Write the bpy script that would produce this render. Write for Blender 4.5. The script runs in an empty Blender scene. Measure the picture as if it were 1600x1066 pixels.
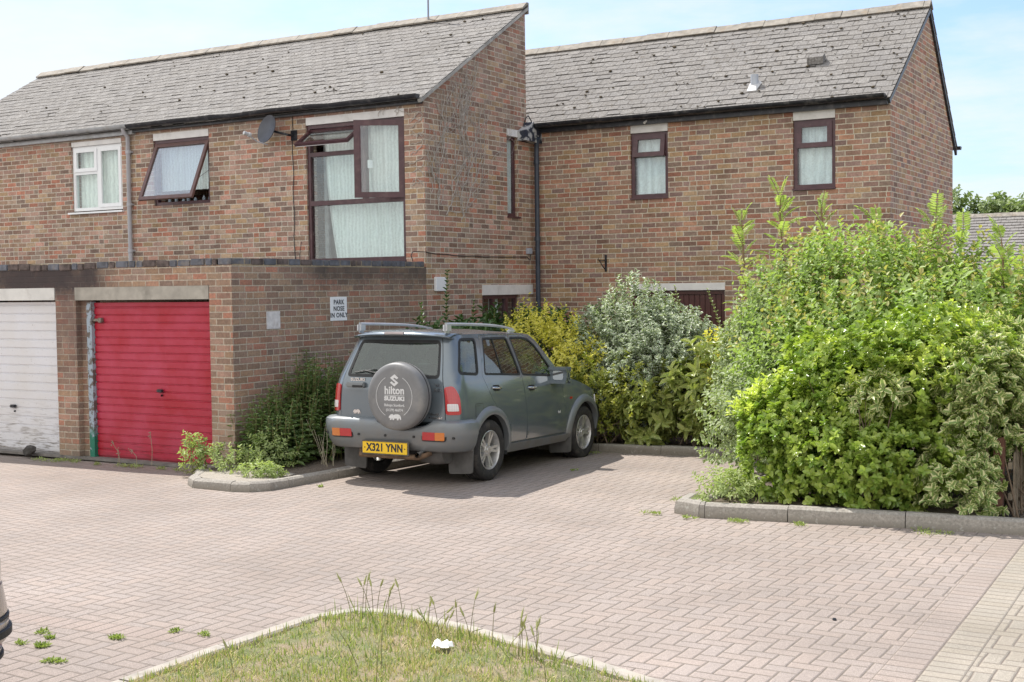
import bpy, bmesh, math, random
import numpy as np
from mathutils import Vector, Matrix
from mathutils.geometry import delaunay_2d_cdt
SC = bpy.context.scene
COL = SC.collection
R = math.radians
rnd = random.Random(7)

# ---------------------------------------------------------------- camera, sky, sun, exposure
cam_d = bpy.data.cameras.new('camera'); cam = bpy.data.objects.new('camera', cam_d); COL.objects.link(cam)
cam_d.sensor_width = 36.0; cam_d.lens = 44.835; cam_d.clip_start = 0.1; cam_d.clip_end = 3000
TH, PI_, RO = 0.53250639, 0.04167955, -0.0131214
_r = Vector((math.cos(TH), math.sin(TH), 0)); _f = Vector((-math.sin(TH), math.cos(TH), 0)); _u = Vector((0, 0, 1))
_w = _f*math.cos(PI_) - _u*math.sin(PI_); _u2 = _u*math.cos(PI_) + _f*math.sin(PI_)
_rr = _r*math.cos(RO) + _u2*math.sin(RO); _uu = -_r*math.sin(RO) + _u2*math.cos(RO)
M = Matrix((( _rr.x, _uu.x, -_w.x), (_rr.y, _uu.y, -_w.y), (_rr.z, _uu.z, -_w.z))).to_4x4()
M.translation = (0, 0, 2.17)
cam.matrix_world = M
SC.camera = cam
SC.render.resolution_x, SC.render.resolution_y = 1024, 682

SUN_DIR = Vector((-0.93, 0.34, 0)).normalized()          # horizontal direction towards the sun
SUN_EL = R(56)
sun_d = bpy.data.lights.new('sun', 'SUN'); sun_d.energy = 3.9; sun_d.angle = R(0.5); sun_d.color = (1, .955, .89)
sun = bpy.data.objects.new('sun', sun_d); COL.objects.link(sun)
_sd = SUN_DIR*math.cos(SUN_EL) + Vector((0, 0, math.sin(SUN_EL)))
sun.rotation_euler = _sd.to_track_quat('Z', 'Y').to_euler()
sun.location = _sd*60

SC.view_settings.view_transform = 'Standard'; SC.view_settings.look = 'None'
SC.view_settings.exposure = 0.70; SC.view_settings.gamma = 1.0
SC.cycles.max_bounces = 8; SC.cycles.transparent_max_bounces = 16; SC.cycles.diffuse_bounces = 5
SC.cycles.use_denoising = True

# ---------------------------------------------------------------- node helpers
class NT:
    def __init__(s, nt): s.nt = nt; s.k = 0
    def new(s, t, **kw):
        n = s.nt.nodes.new(t)
        for a, v in kw.items(): setattr(n, a, v)
        return n
    def put(s, sock, v):
        if hasattr(v, 'is_output'): s.nt.links.new(v, sock)
        elif v is not None:
            try: sock.default_value = v
            except Exception: sock.default_value = (v[0], v[1], v[2], 1) if len(v) == 3 else v
    def m(s, op, a, b=None, c=None, clamp=False):
        n = s.new('ShaderNodeMath', operation=op); n.use_clamp = clamp
        for i, v in enumerate((a, b, c)):
            if v is not None: s.put(n.inputs[i], v)
        return n.outputs[0]
    def add(s, a, b): return s.m('ADD', a, b)
    def sub(s, a, b): return s.m('SUBTRACT', a, b)
    def mul(s, a, b): return s.m('MULTIPLY', a, b)
    def mn(s, a, b): return s.m('MINIMUM', a, b)
    def mx(s, a, b): return s.m('MAXIMUM', a, b)
    def fl(s, a): return s.m('FLOOR', a)
    def gt(s, a, b): return s.m('GREATER_THAN', a, b)
    def lt(s, a, b): return s.m('LESS_THAN', a, b)
    def eq(s, a, b): return s.m('COMPARE', a, b, .1)
    def mixf(s, f, a, b): return s.add(a, s.mul(f, s.sub(b, a)))
    def rng(s, v, a, b, c=0., d=1.):
        n = s.new('ShaderNodeMapRange'); n.clamp = True
        for i, x in enumerate((v, a, b, c, d)): s.put(n.inputs[i], x)
        return n.outputs[0]
    def mix(s, f, a, b, mode='MIX'):
        n = s.new('ShaderNodeMix', data_type='RGBA', blend_type=mode); n.clamp_factor = True
        s.put(n.inputs[0], f); s.put(n.inputs[6], a); s.put(n.inputs[7], b)
        return n.outputs[2]
    def comb(s, x, y, z=0.):
        n = s.new('ShaderNodeCombineXYZ')
        for i, v in enumerate((x, y, z)): s.put(n.inputs[i], v)
        return n.outputs[0]
    def sep(s, v):
        n = s.new('ShaderNodeSeparateXYZ'); s.put(n.inputs[0], v); return n.outputs
    def noise(s, v=None, scale=5., detail=3., rough=.55, out=0):
        n = s.new('ShaderNodeTexNoise'); s.put(n.inputs['Vector'], v)
        n.inputs['Scale'].default_value = scale; n.inputs['Detail'].default_value = detail; n.inputs['Roughness'].default_value = rough
        return n.outputs[out]
    def white(s, v, out=0):
        n = s.new('ShaderNodeTexWhiteNoise'); n.noise_dimensions = '3D'; s.put(n.inputs['Vector'], v); return n.outputs[out]
    def ramp(s, f, stops, const=False):
        n = s.new('ShaderNodeValToRGB'); r = n.color_ramp
        if const: r.interpolation = 'CONSTANT'
        while len(r.elements) < len(stops): r.elements.new(.5)
        for e, (p, c) in zip(r.elements, stops): e.position = p; e.color = (c[0], c[1], c[2], 1)
        s.put(n.inputs[0], f); return n.outputs[0]
    def obj(s): return s.new('ShaderNodeTexCoord').outputs['Object']
    def bump(s, h, strength=.5, dist=.01, normal=None):
        n = s.new('ShaderNodeBump'); n.inputs['Strength'].default_value = strength; n.inputs['Distance'].default_value = dist
        s.put(n.inputs['Height'], h)
        if normal is not None: s.put(n.inputs['Normal'], normal)
        return n.outputs[0]

def mat(name):
    m = bpy.data.materials.new(name); m.use_nodes = True
    nt = m.node_tree; b = nt.nodes['Principled BSDF']
    return m, NT(nt), b
def simple(name, col, rough=.5, metal=0., var=.12, vscale=6., bump=0., bscale=60., coat=0., spec=.5, dirt=None):
    m, g, b = mat(name)
    o = g.obj(); nz = g.noise(o, vscale, 4)
    c = g.mix(1, (*col, 1), g.ramp(nz, [(.3, (1-var,)*3), (.7, (1+var,)*3)]), 'MULTIPLY')
    if dirt:
        c = g.mix(g.rng(g.noise(o, dirt[1], 5, .65), .52, .72, 0, dirt[2]), c, (*dirt[0], 1))
    g.put(b.inputs['Base Color'], c); b.inputs['Roughness'].default_value = rough; b.inputs['Metallic'].default_value = metal
    b.inputs['Specular IOR Level'].default_value = spec
    if coat: b.inputs['Coat Weight'].default_value = coat; b.inputs['Coat Roughness'].default_value = .05
    if bump: g.put(b.inputs['Normal'], g.bump(g.noise(o, bscale, 4), .5, bump))
    return m

# ---------------------------------------------------------------- world: Nishita sky with thin cloud
W = bpy.data.worlds.new('World'); SC.world = W; W.use_nodes = True
g = NT(W.node_tree); bg = W.node_tree.nodes['Background']
sky = g.new('ShaderNodeTexSky', sky_type='NISHITA'); sky.sun_disc = False
sky.sun_elevation = SUN_EL; sky.sun_rotation = math.atan2(SUN_DIR.x, SUN_DIR.y)
sky.air_density = 1.0; sky.dust_density = 1.4; sky.ozone_density = 0.8
d = g.new('ShaderNodeTexCoord').outputs['Generated']
dx, dy, dz = g.sep(d)
zz = g.mx(g.add(dz, .12), .05)
cp = g.comb(g.m('DIVIDE', dx, zz), g.mul(g.m('DIVIDE', dy, zz), 1.0), 0.)
c1 = g.noise(cp, 1.5, 7, .6); c2 = g.noise(cp, .33, 3, .5)
cn = g.add(g.mul(c1, .6), g.mul(c2, .55))
cl = g.mul(g.rng(cn, .48, .68, 0.04, .92), g.rng(dz, -.02, .06))
blue = g.mix(1., sky.outputs[0], (.66, .755, .92, 1), 'MULTIPLY')
skyc = g.mix(cl, blue, (3.95, 4.1, 4.25, 1))
# unseen bright cloud, added behind the viewer to light the shaded house fronts
fill_cloud = g.mul(g.rng(dy, -.05, -.55), g.rng(cn, .36, .60, .35, 1.))
skyc = g.mix(fill_cloud, skyc, (6.2, 6.15, 6.0, 1))
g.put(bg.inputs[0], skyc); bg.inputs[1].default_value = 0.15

# ---------------------------------------------------------------- object helpers
def tag(o, label=None, cat=None, group=None, kind=None):
    if label: o['label'] = label
    if cat: o['category'] = cat
    if group: o['group'] = group
    if kind: o['kind'] = kind
    return o
def thing(name, label, cat, loc=(0, 0, 0), rot=(0, 0, 0), group=None):
    o = bpy.data.objects.new(name, None); COL.objects.link(o); o.empty_display_size = .2
    o.location = loc; o.rotation_euler = rot
    return tag(o, label, cat, group)
LOCAL = set()
def link(name, me, m=None, parent=None, smooth=None):
    """one mesh object; vertices are world coordinates unless the thing is in LOCAL"""
    o = bpy.data.objects.new(name, me); COL.objects.link(o)
    if m is not None:
        for q in (m if isinstance(m, (list, tuple)) else [m]): me.materials.append(q)
    if parent is not None:
        o.parent = parent
        if parent.type == 'EMPTY' and parent.name not in LOCAL:
            o.matrix_parent_inverse = Matrix.Translation(-Vector(parent.location))
    if smooth is not None:
        me.polygons.foreach_set('use_smooth', [True]*len(me.polygons))
        if smooth < 179: me.set_sharp_from_angle(angle=R(smooth))
    return o
class MB:
    """collects shapes for ONE mesh"""
    def __init__(s): s.v = []; s.f = []; s.mi = []; s.cur = 0
    def addm(s, vs, fs):
        b = len(s.v); s.v += [tuple(p) for p in vs]; s.f += [tuple(b+i for i in f) for f in fs]; s.mi += [s.cur]*len(fs); return s
    def box(s, a, b):
        x0, y0, z0 = (min(p, q) for p, q in zip(a, b)); x1, y1, z1 = (max(p, q) for p, q in zip(a, b))
        return s.addm([(x0,y0,z0),(x1,y0,z0),(x1,y1,z0),(x0,y1,z0),(x0,y0,z1),(x1,y0,z1),(x1,y1,z1),(x0,y1,z1)],
            [(0,3,2,1),(4,5,6,7),(0,1,5,4),(1,2,6,5),(2,3,7,6),(3,0,4,7)])
    def bbox(s, a, b, r=.006):
        """box with chamfered edges"""
        bm = bmesh.new(); bmesh.ops.create_cube(bm, size=1)
        c = [(p+q)/2 for p, q in zip(a, b)]; e = [abs(q-p) for p, q in zip(a, b)]
        for v in bm.verts: v.co = Vector((c[i]+v.co[i]*e[i] for i in range(3)))
        bmesh.ops.bevel(bm, geom=bm.edges[:], offset=min(r, min(e)*.45), segments=2, affect='EDGES')
        return s.bm(bm)
    def bm(s, bm):
        bm.verts.index_update(); s.addm([v.co[:] for v in bm.verts], [[v.index for v in f.verts] for f in bm.faces]); bm.free(); return s
    def prism(s, poly, o, u, v, w, depth):
        """polygon (a,b) -> o+a*u+b*v, extruded along w"""
        o, u, v, w = map(Vector, (o, u, v, w)); n = len(poly)
        A = [o+u*a+v*b for a, b in poly]; B = [p+w*depth for p in A]
        return s.addm(A+B, [tuple(range(n))[::-1], tuple(range(n, 2*n))]+[(i, (i+1) % n, n+(i+1) % n, n+i) for i in range(n)])
    def tube(s, pts, r, n=8, cap=True):
        pts = [Vector(p) for p in pts]; rs = r if isinstance(r, (list, tuple)) else [r]*len(pts)
        vs, fs = [], []; up = None
        for i, p in enumerate(pts):
            t = (pts[min(i+1, len(pts)-1)]-pts[max(i-1, 0)]).normalized()
            if up is None: up = t.orthogonal().normalized()
            up = (up-t*up.dot(t)); up = up.normalized() if up.length > 1e-6 else t.orthogonal().normalized()
            bi = t.cross(up)
            for k in range(n):
                a = 2*math.pi*k/n; vs.append(p+(up*math.cos(a)+bi*math.sin(a))*rs[i])
        for i in range(len(pts)-1):
            for k in range(n): fs.append((i*n+k, i*n+(k+1) % n, (i+1)*n+(k+1) % n, (i+1)*n+k))
        if cap: fs.append(tuple(range(n))[::-1]); fs.append(tuple(range((len(pts)-1)*n, len(pts)*n)))
        return s.addm(vs, fs)
    def lathe(s, prof, o, axis, n=32, closed=False):
        """prof: (radius, along axis)"""
        o = Vector(o); ax = Vector(axis).normalized(); u = ax.orthogonal().normalized(); w = ax.cross(u); vs, fs = [], []
        for r_, h in prof:
            for k in range(n):
                a = 2*math.pi*k/n; vs.append(o+ax*h+(u*math.cos(a)+w*math.sin(a))*r_)
        m = len(prof)
        for i in range(m if closed else m-1):
            j = (i+1) % m
            for k in range(n): fs.append((i*n+k, i*n+(k+1) % n, j*n+(k+1) % n, j*n+k))
        return s.addm(vs, fs)
    def mesh(s, name):
        me = bpy.data.meshes.new(name); me.from_pydata(s.v, [], s.f); me.update()
        if any(s.mi): me.polygons.foreach_set('material_index', s.mi)
        return me
    def build(s, name, m=None, parent=None, smooth=None, fix=True):
        me = s.mesh(name)
        if fix:
            bm = bmesh.new(); bm.from_mesh(me); bmesh.ops.recalc_face_normals(bm, faces=bm.faces); bm.to_mesh(me); bm.free()
        return link(name, me, m, parent, smooth)

def inpoly(p, poly):
    x, y = p; c = False; n = len(poly)
    for i in range(n):
        x0, y0 = poly[i]; x1, y1 = poly[(i+1) % n]
        if (y0 > y) != (y1 > y) and x < (x1-x0)*(y-y0)/(y1-y0)+x0: c = not c
    return c
def subdiv(poly, step):
    out = []
    for i in range(len(poly)):
        a, b = poly[i], poly[(i+1) % len(poly)]; L = math.hypot(b[0]-a[0], b[1]-a[1]); k = max(1, int(math.ceil(L/step)))
        for j in range(k): out.append((a[0]+(b[0]-a[0])*j/k, a[1]+(b[1]-a[1])*j/k))
    return out
def tri2d(outer, holes=(), step=None):
    """triangulated polygon with holes -> 2D points, triangles"""
    loops = [outer]+list(holes)
    if step: loops = [subdiv(l, step) for l in loops]
    pts, edges = [], []
    for l in loops:
        b = len(pts); pts += l; edges += [(b+i, b+(i+1) % len(l)) for i in range(len(l))]
    if step:
        xs = [p[0] for p in outer]; ys = [p[1] for p in outer]
        def dist(p):
            m = 9
            for l in loops:
                for q in l: m = min(m, abs(p[0]-q[0])+abs(p[1]-q[1]))
            return m
        x = min(xs)+step/2
        while x < max(xs):
            y = min(ys)+step/2
            while y < max(ys):
                if inpoly((x, y), outer) and not any(inpoly((x, y), h) for h in holes) and dist((x, y)) > step*.55: pts.append((x, y))
                y += step
            x += step
    V, E, F, *_ = delaunay_2d_cdt([Vector(p) for p in pts], edges, [], 0, 1e-6)
    T = []
    for f in F:
        c = (sum(V[i][0] for i in f)/len(f), sum(V[i][1] for i in f)/len(f))
        if inpoly(c, loops[0]) and not any(inpoly(c, h) for h in loops[1:]): T.append(tuple(f))
    return [tuple(v) for v in V], T
def slab(mb, outer, holes, mp, back, step=None):
    """solid sheet: mp(a,b)->front point, back(a,b)->rear point"""
    V, T = tri2d(outer, holes, step); n = len(V)
    ed = {}
    for t in T:
        for i in range(3):
            a, b = t[i], t[(i+1) % 3]
            if (b, a) in ed: del ed[(b, a)]
            else: ed[(a, b)] = 1
    fs = list(T)+[(n+t[2], n+t[1], n+t[0]) for t in T]+[(b, a, n+a, n+b) for a, b in ed]
    return mb.addm([mp(*v) for v in V]+[back(*v) for v in V], fs)
def rect(a0, b0, a1, b1): return [(a0, b0), (a1, b0), (a1, b1), (a0, b1)]
def text(body, size, m, o, u, v, parent, name='lettering', bold=0., ext=.002, align='CENTER', sx=1., spacing=1.):
    """flat lettering: origin o, writing direction u, up v"""
    cu = bpy.data.curves.new('t', 'FONT'); cu.body = body; cu.size = size; cu.align_x = align; cu.align_y = 'CENTER'
    cu.extrude = ext; cu.offset = bold; cu.space_character = spacing; cu.resolution_u = 3
    to = bpy.data.objects.new('t', cu); COL.objects.link(to)
    dg = bpy.context.evaluated_depsgraph_get(); me = bpy.data.meshes.new_from_object(to.evaluated_get(dg))
    bpy.data.objects.remove(to); bpy.data.curves.remove(cu)
    o, u, v = Vector(o), Vector(u).normalized(), Vector(v).normalized(); w = u.cross(v)
    for vt in me.vertices:
        c = vt.co.copy(); vt.co = o+u*c.x*sx+v*c.y+w*c.z
    me.name = name
    me.materials.clear()
    return link(name, me, m, parent)

def gz(x, y):
    d_ = -.5075*x+.8616*y
    return -.02*min(max(d_-14.35, 0), 3.5)
# ---------------------------------------------------------------- setting materials
def brick_mat(name, pal, mortar=(.36, .32, .26), seed=0., stain=None, pale=.25, rowh=.08):
    m, g, b = mat(name)
    tc = g.new('ShaderNodeTexCoord'); x, y, z = g.sep(tc.outputs['Object']); nx, ny, nz = g.sep(tc.outputs['Normal'])
    wob = g.noise(tc.outputs['Object'], 9., 2)
    u = g.mixf(g.gt(g.m('ABSOLUTE', nx), .5), x, y)
    u = g.add(u, g.mul(g.sub(wob, .5), .012)); z2 = g.add(z, g.mul(g.sub(g.noise(tc.outputs['Object'], 7.3, 2), .5), .010))
    V = g.m('DIVIDE', z2, rowh); row = g.fl(V); fv = g.m('FRACT', V)
    U = g.add(g.m('DIVIDE', u, .24), g.mul(g.m('FLOORED_MODULO', row, 2.) if False else g.m('MODULO', g.add(row, 1000), 2.), .5))
    U = g.add(U, g.mul(g.white(g.comb(row, seed, 3.)), .12))
    cx = g.fl(U); fu = g.m('FRACT', U)
    two = g.gt(g.white(g.comb(cx, row, 5.+seed)), .90)
    half = g.mul(two, g.gt(fu, .5))
    idv = g.comb(g.add(cx, g.mul(half, .37)), row, seed)
    r1 = g.white(idv); r2 = g.white(g.comb(g.add(cx, g.mul(half, .37)), row, seed+7.))
    du = g.mn(fu, g.sub(1., fu)); dm = g.add(g.m('ABSOLUTE', g.sub(fu, .5)), g.mul(g.sub(1., two), 9.)); du = g.mul(g.mn(du, dm), .24)
    dv = g.mul(g.mn(fv, g.sub(1., fv)), rowh)
    edge = g.mn(du, dv)
    edge = g.add(edge, g.mul(g.sub(g.noise(tc.outputs['Object'], 60., 3), .5), .006))
    face = g.rng(edge, .0052, .0088)
    col = g.ramp(r1, [(i/len(pal), tuple(.76*q*k_+.24*mq for q, k_, mq in zip(c, (1.25, 1.20, 1.15), (.318, .226, .166)))) for i, c in enumerate(pal)], True)
    col = g.mix(1., col, g.ramp(r2, [(0, (.80,)*3), (1, (1.22,)*3)]), 'MULTIPLY')
    n1 = g.noise(tc.outputs['Object'], 38., 5, .65); n2 = g.noise(tc.outputs['Object'], 150., 2)
    col = g.mix(1., col, g.ramp(n1, [(.25, (.68,)*3), (.75, (1.32,)*3)]), 'MULTIPLY')
    stk = g.noise(g.comb(g.mul(u, 4.), g.mul(z, .45), seed), 1., 4, .6)
    col = g.mix(1., col, g.ramp(stk, [(.3, (.80, .78, .76)), (.55, (1., 1., 1.)), (.8, (1.12, 1.12, 1.12))]), 'MULTIPLY')
    # pale bloom left on some faces, lime and weathering
    big = g.noise(tc.outputs['Object'], 1.1, 5, .6)
    col = g.mix(g.mul(g.rng(g.noise(tc.outputs['Object'], 16., 5, .7), .5, .75), g.rng(big, .35, .7, pale*.4, pale*2.0)), col, (.50, .40, .31, 1))
    mort = g.mix(1, (*mortar, 1), g.ramp(n1, [(.3, (.75,)*3), (.7, (1.2,)*3)]), 'MULTIPLY')
    col = g.mix(face, mort, col)
    if stain:
        for (c, msk) in stain(g, tc.outputs['Object'], x, y, z): col = g.mix(msk, col, (*c, 1))
    g.put(b.inputs['Base Color'], col); b.inputs['Roughness'].default_value = .88; b.inputs['Specular IOR Level'].default_value = .25
    h = g.add(g.mul(face, 1.), g.add(g.mul(n1, .5), g.mul(n2, .2)))
    g.put(b.inputs['Normal'], g.bump(h, .7, .006))
    return m
PAL_A = [(.30,.165,.125),(.37,.27,.185),(.20,.125,.10),(.36,.15,.105),(.33,.25,.20),(.245,.165,.12),(.40,.225,.185),(.185,.13,.115),(.34,.235,.14),(.29,.19,.165),(.37,.24,.20),(.25,.19,.16)]
PAL_B = [(.28,.155,.115),(.33,.235,.15),(.195,.12,.10),(.30,.13,.095),(.29,.21,.16),(.23,.15,.115),(.35,.20,.155),(.20,.135,.13),(.315,.215,.125),(.25,.16,.145),(.34,.18,.12),(.215,.16,.135)]
PAL_G = [(.32,.17,.115),(.34,.235,.16),(.22,.14,.105),(.40,.165,.11),(.30,.21,.16),(.26,.17,.12),(.37,.21,.16),(.22,.155,.13),(.34,.22,.14),(.29,.18,.145)]
def stain_a(g, o, x, y, z):
    nz = g.noise(o, 2.6, 6, .65)
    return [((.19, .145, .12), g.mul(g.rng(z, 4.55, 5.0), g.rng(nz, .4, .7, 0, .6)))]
def stain_g(g, o, x, y, z):
    nz = g.noise(o, 1.9, 6, .65); nf = g.noise(o, 22., 5, .7)
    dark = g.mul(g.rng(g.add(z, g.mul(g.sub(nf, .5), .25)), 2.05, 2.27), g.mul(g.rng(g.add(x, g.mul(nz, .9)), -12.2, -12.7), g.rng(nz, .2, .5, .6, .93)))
    pier = g.mul(g.mul(g.rng(z, .7, 1.6), g.lt(x, -13.3)), g.rng(nz, .3, .6, .25, .7))
    allg = g.mul(g.rng(nf, .35, .7, .10, .55), g.rng(g.noise(o, .9, 4), .3, .7, .4, 1.))
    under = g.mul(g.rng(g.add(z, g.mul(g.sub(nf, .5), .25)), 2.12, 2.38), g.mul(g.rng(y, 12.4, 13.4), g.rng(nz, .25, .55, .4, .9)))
    pale = g.mul(g.rng(z, .9, .1), g.mul(g.gt(x, -11.4), g.rng(nf, .35, .7, .1, .75)))
    grime = g.mul(g.rng(z, .5, 0.), g.rng(nf, .3, .7, 0., .6))
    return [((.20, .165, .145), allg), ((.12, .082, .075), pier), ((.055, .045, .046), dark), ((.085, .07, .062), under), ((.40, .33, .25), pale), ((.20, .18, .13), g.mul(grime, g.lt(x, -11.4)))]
M_BR_A = brick_mat('brick_weathered', PAL_A, (.56, .50, .41), 1., stain_a, .17)
M_BR_B = brick_mat('brick_multi', PAL_B, (.56, .50, .40), 2., None, .09)
M_BR_G = brick_mat('brick_garage', [tuple(q*.9 for q in c) for c in PAL_G], (.50, .43, .34), 3., stain_g, .12)
M_BLUE = simple('blue_coping_brick', (.10, .105, .125), .6, var=.5, vscale=9, bump=.004, bscale=50, dirt=((.26, .21, .16), 5., .7))
M_DARKBR = simple('sooty_brick', (.11, .085, .078), .9, var=.5, vscale=12, bump=.006, bscale=40)
M_MORT = simple('coping_mortar', (.36, .29, .20), .95, var=.3, vscale=20)
M_CONC = simple('concrete_lintel', (.36, .335, .29), .85, var=.22, vscale=5, bump=.004, bscale=70, dirt=((.17, .155, .13), 2.2, .8))
M_CONCP = simple('painted_concrete', (.62, .61, .58), .7, var=.12, vscale=4, bump=.002, dirt=((.35, .33, .30), 3., .8))
m_, g, b = mat('kerb_concrete'); o = g.obj(); kx, ky, kz = g.sep(o); k1 = g.noise(o, 4., 5, .65); k2 = g.noise(o, 45., 4, .7); k3 = g.noise(o, 180., 2, .6)
kc = g.mix(1, g.mix(k1, (.27, .245, .21, 1), (.38, .35, .31, 1)), g.ramp(k2, [(.3, (.66,)*3), (.7, (1.26,)*3)]), 'MULTIPLY')
kc = g.mix(g.rng(k3, .60, .68, 0, .6), kc, (.13, .12, .10, 1)); kc = g.mix(g.mul(g.rng(kz, .07, .0), g.rng(k2, .35, .6, .2, .9)), kc, (.17, .145, .11, 1)); kc = g.mix(g.rng(g.noise(o, 22., 4, .7), .60, .66, 0, .6), kc, (.46, .45, .40, 1))
g.put(b.inputs['Base Color'], kc); b.inputs['Roughness'].default_value = .92; g.put(b.inputs['Normal'], g.bump(g.add(k2, k3), .6, .006)); M_KERB = m_
M_WPAINT = simple('white_board', (.72, .70, .68), .5, var=.07, vscale=7, bump=.001, dirt=((.45, .42, .38), 4., .5))
M_UPVC = simple('white_upvc', (.82, .83, .84), .3, var=.03)
M_BROWN = simple('brown_window_frame', (.075, .030, .036), .32, var=.22, vscale=10, dirt=((.16, .10, .09), 8., .5))
M_BROWN2 = simple('brown_sash_lit', (.12, .062, .055), .4, var=.22, vscale=10)
M_DOORBR = simple('brown_door', (.085, .028, .024), .4, var=.25, vscale=14)
M_BLACK = simple('black_gutter', (.016, .017, .022), .35, var=.4, vscale=9, dirt=((.16, .15, .14), 9., .55))
M_GUTG = simple('grey_gutter', (.36, .37, .38), .5, var=.2, vscale=7, dirt=((.25, .22, .18), 6., .6))
M_PIPEG = simple('grey_downpipe', (.40, .39, .41), .45, var=.08)
M_NET = None
def cloth(name, c, stripe=90., amt=.16, trans=.35):
    m, g, b = mat(name)
    o = g.obj(); x, y, z = g.sep(o)
    w = g.m('SINE', g.add(g.mul(g.add(x, y), stripe), g.mul(g.noise(o, 5., 3), 9.)))
    col = g.mix(1, (*c, 1), g.ramp(g.add(.5, g.mul(w, .5)), [(0, (1-amt,)*3), (1, (1+amt,)*3)]), 'MULTIPLY')
    col = g.mix(.5, col, g.mix(1, (*c, 1), g.ramp(g.noise(o, 45., 3), [(.3, (.75,)*3), (.7, (1.2,)*3)]), 'MULTIPLY'))
    g.put(b.inputs['Base Color'], col); b.inputs['Roughness'].default_value = .9; b.inputs['Specular IOR Level'].default_value = .1
    return m
M_CURT = cloth('pale_curtain', (.82, .87, .84))
M_NET = cloth('net_curtain', (.88, .90, .84), 60., .22)
M_BLIND = cloth('patterned_blind', (.76, .80, .81), 42., .2)
def glass(name, tint=(.9, .95, .95), refl=1., rough=.0, wavy=True):
    m = bpy.data.materials.new(name); m.use_nodes = True; nt = m.node_tree; nt.nodes.clear(); g = NT(nt)
    out = g.new('ShaderNodeOutputMaterial'); tr = g.new('ShaderNodeBsdfTransparent'); gl = g.new('ShaderNodeBsdfGlossy'); gl.inputs['Roughness'].default_value = rough
    tr.inputs[0].default_value = (*tint, 1); lw_ = g.new('ShaderNodeLayerWeight'); lw_.inputs[0].default_value = .5; frs = g.add(.043, g.mul(.95, g.m('POWER', lw_.outputs['Facing'], 5.)))
    ms = g.new('ShaderNodeMixShader'); g.put(ms.inputs[0], g.m('ADD', g.mul(frs, 1.1*refl), .01, clamp=True)); g.put(ms.inputs[1], tr.outputs[0]); g.put(ms.inputs[2], gl.outputs[0])
    if wavy: g.put(gl.inputs['Normal'], g.bump(g.noise(g.obj(), 1.6, 1), .35, .012))
    g.put(out.inputs[0], ms.outputs[0]); return m
M_GLASS = glass('window_glass', (.93, .97, .97), 1.7); M_GLASS2 = glass('sky_glass', (.9, .95, .97), 4.5); M_CARGL = glass('car_glass', (.58, .67, .65), 2.0, .0, False)

def roof_mat(name, seed, lich=.5, moss=.35):
    m, g, b = mat(name)
    o = g.obj(); x, y, z = g.sep(o)
    at = g.new('ShaderNodeAttribute'); at.attribute_name = 'course'; row = at.outputs['Fac']
    rw = g.m('ROUND', row)
    U = g.add(g.m('DIVIDE', x, .25), g.add(g.mul(g.m('MODULO', rw, 2.), .5), g.mul(g.white(g.comb(rw, seed, 1.)), .12))); cx = g.fl(U); fu = g.m('FRACT', U)
    r1 = g.white(g.comb(cx, rw, seed)); r2 = g.white(g.comb(cx, rw, seed+4))
    col = g.ramp(r1, [(0, (.192, .180, .168)), (.35, (.225, .212, .20)), (.7, (.21, .20, .192)), (1, (.256, .242, .228))])
    ns = g.noise(o, 26., 6, .72); nl = g.noise(o, 1.2, 4, .6); nm = g.noise(o, 15., 5, .62)
    col = g.mix(g.mul(g.rng(ns, .5, .62), g.rng(nl, .3, .65, .5*lich, 1.5*lich)), col, (.46, .445, .415, 1))
    col = g.mix(g.rng(g.noise(o, 45., 4, .7), .53, .62, 0, .75), col, (.13, .115, .10, 1))
    col = g.mix(g.mul(g.rng(nm, .60, .68), g.mul(moss*2.2, g.rng(g.noise(o, .8, 3), .35, .65, .2, 1))), col, (.10, .082, .055, 1))
    gap = g.rng(g.mul(g.mn(fu, g.sub(1., fu)), .25), .002, .007)
    col = g.mix(gap, (.13, .12, .11, 1), col)
    g.put(b.inputs['Base Color'], col); b.inputs['Roughness'].default_value = .92; b.inputs['Specular IOR Level'].default_value = .2
    h = g.add(g.mul(gap, .7), g.add(g.mul(ns, 1.3), g.add(g.mul(r2, .5), g.mul(nm, .8))))
    g.put(b.inputs['Normal'], g.bump(h, .8, .015))
    return m
M_ROOF_A = roof_mat('lichened_tiles', 1., .48, .3); M_ROOF_B = roof_mat('mossy_tiles', 5., .36, .6)
M_RIDGE = simple('ridge_tile', (.27, .245, .21), .9, var=.3, vscale=8, bump=.008, bscale=40, dirt=((.28, .20, .12), 5., .6))
M_MOSS = simple('moss', (.085, .066, .040), .95, var=.4, vscale=20, bump=.01, bscale=120)

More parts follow.
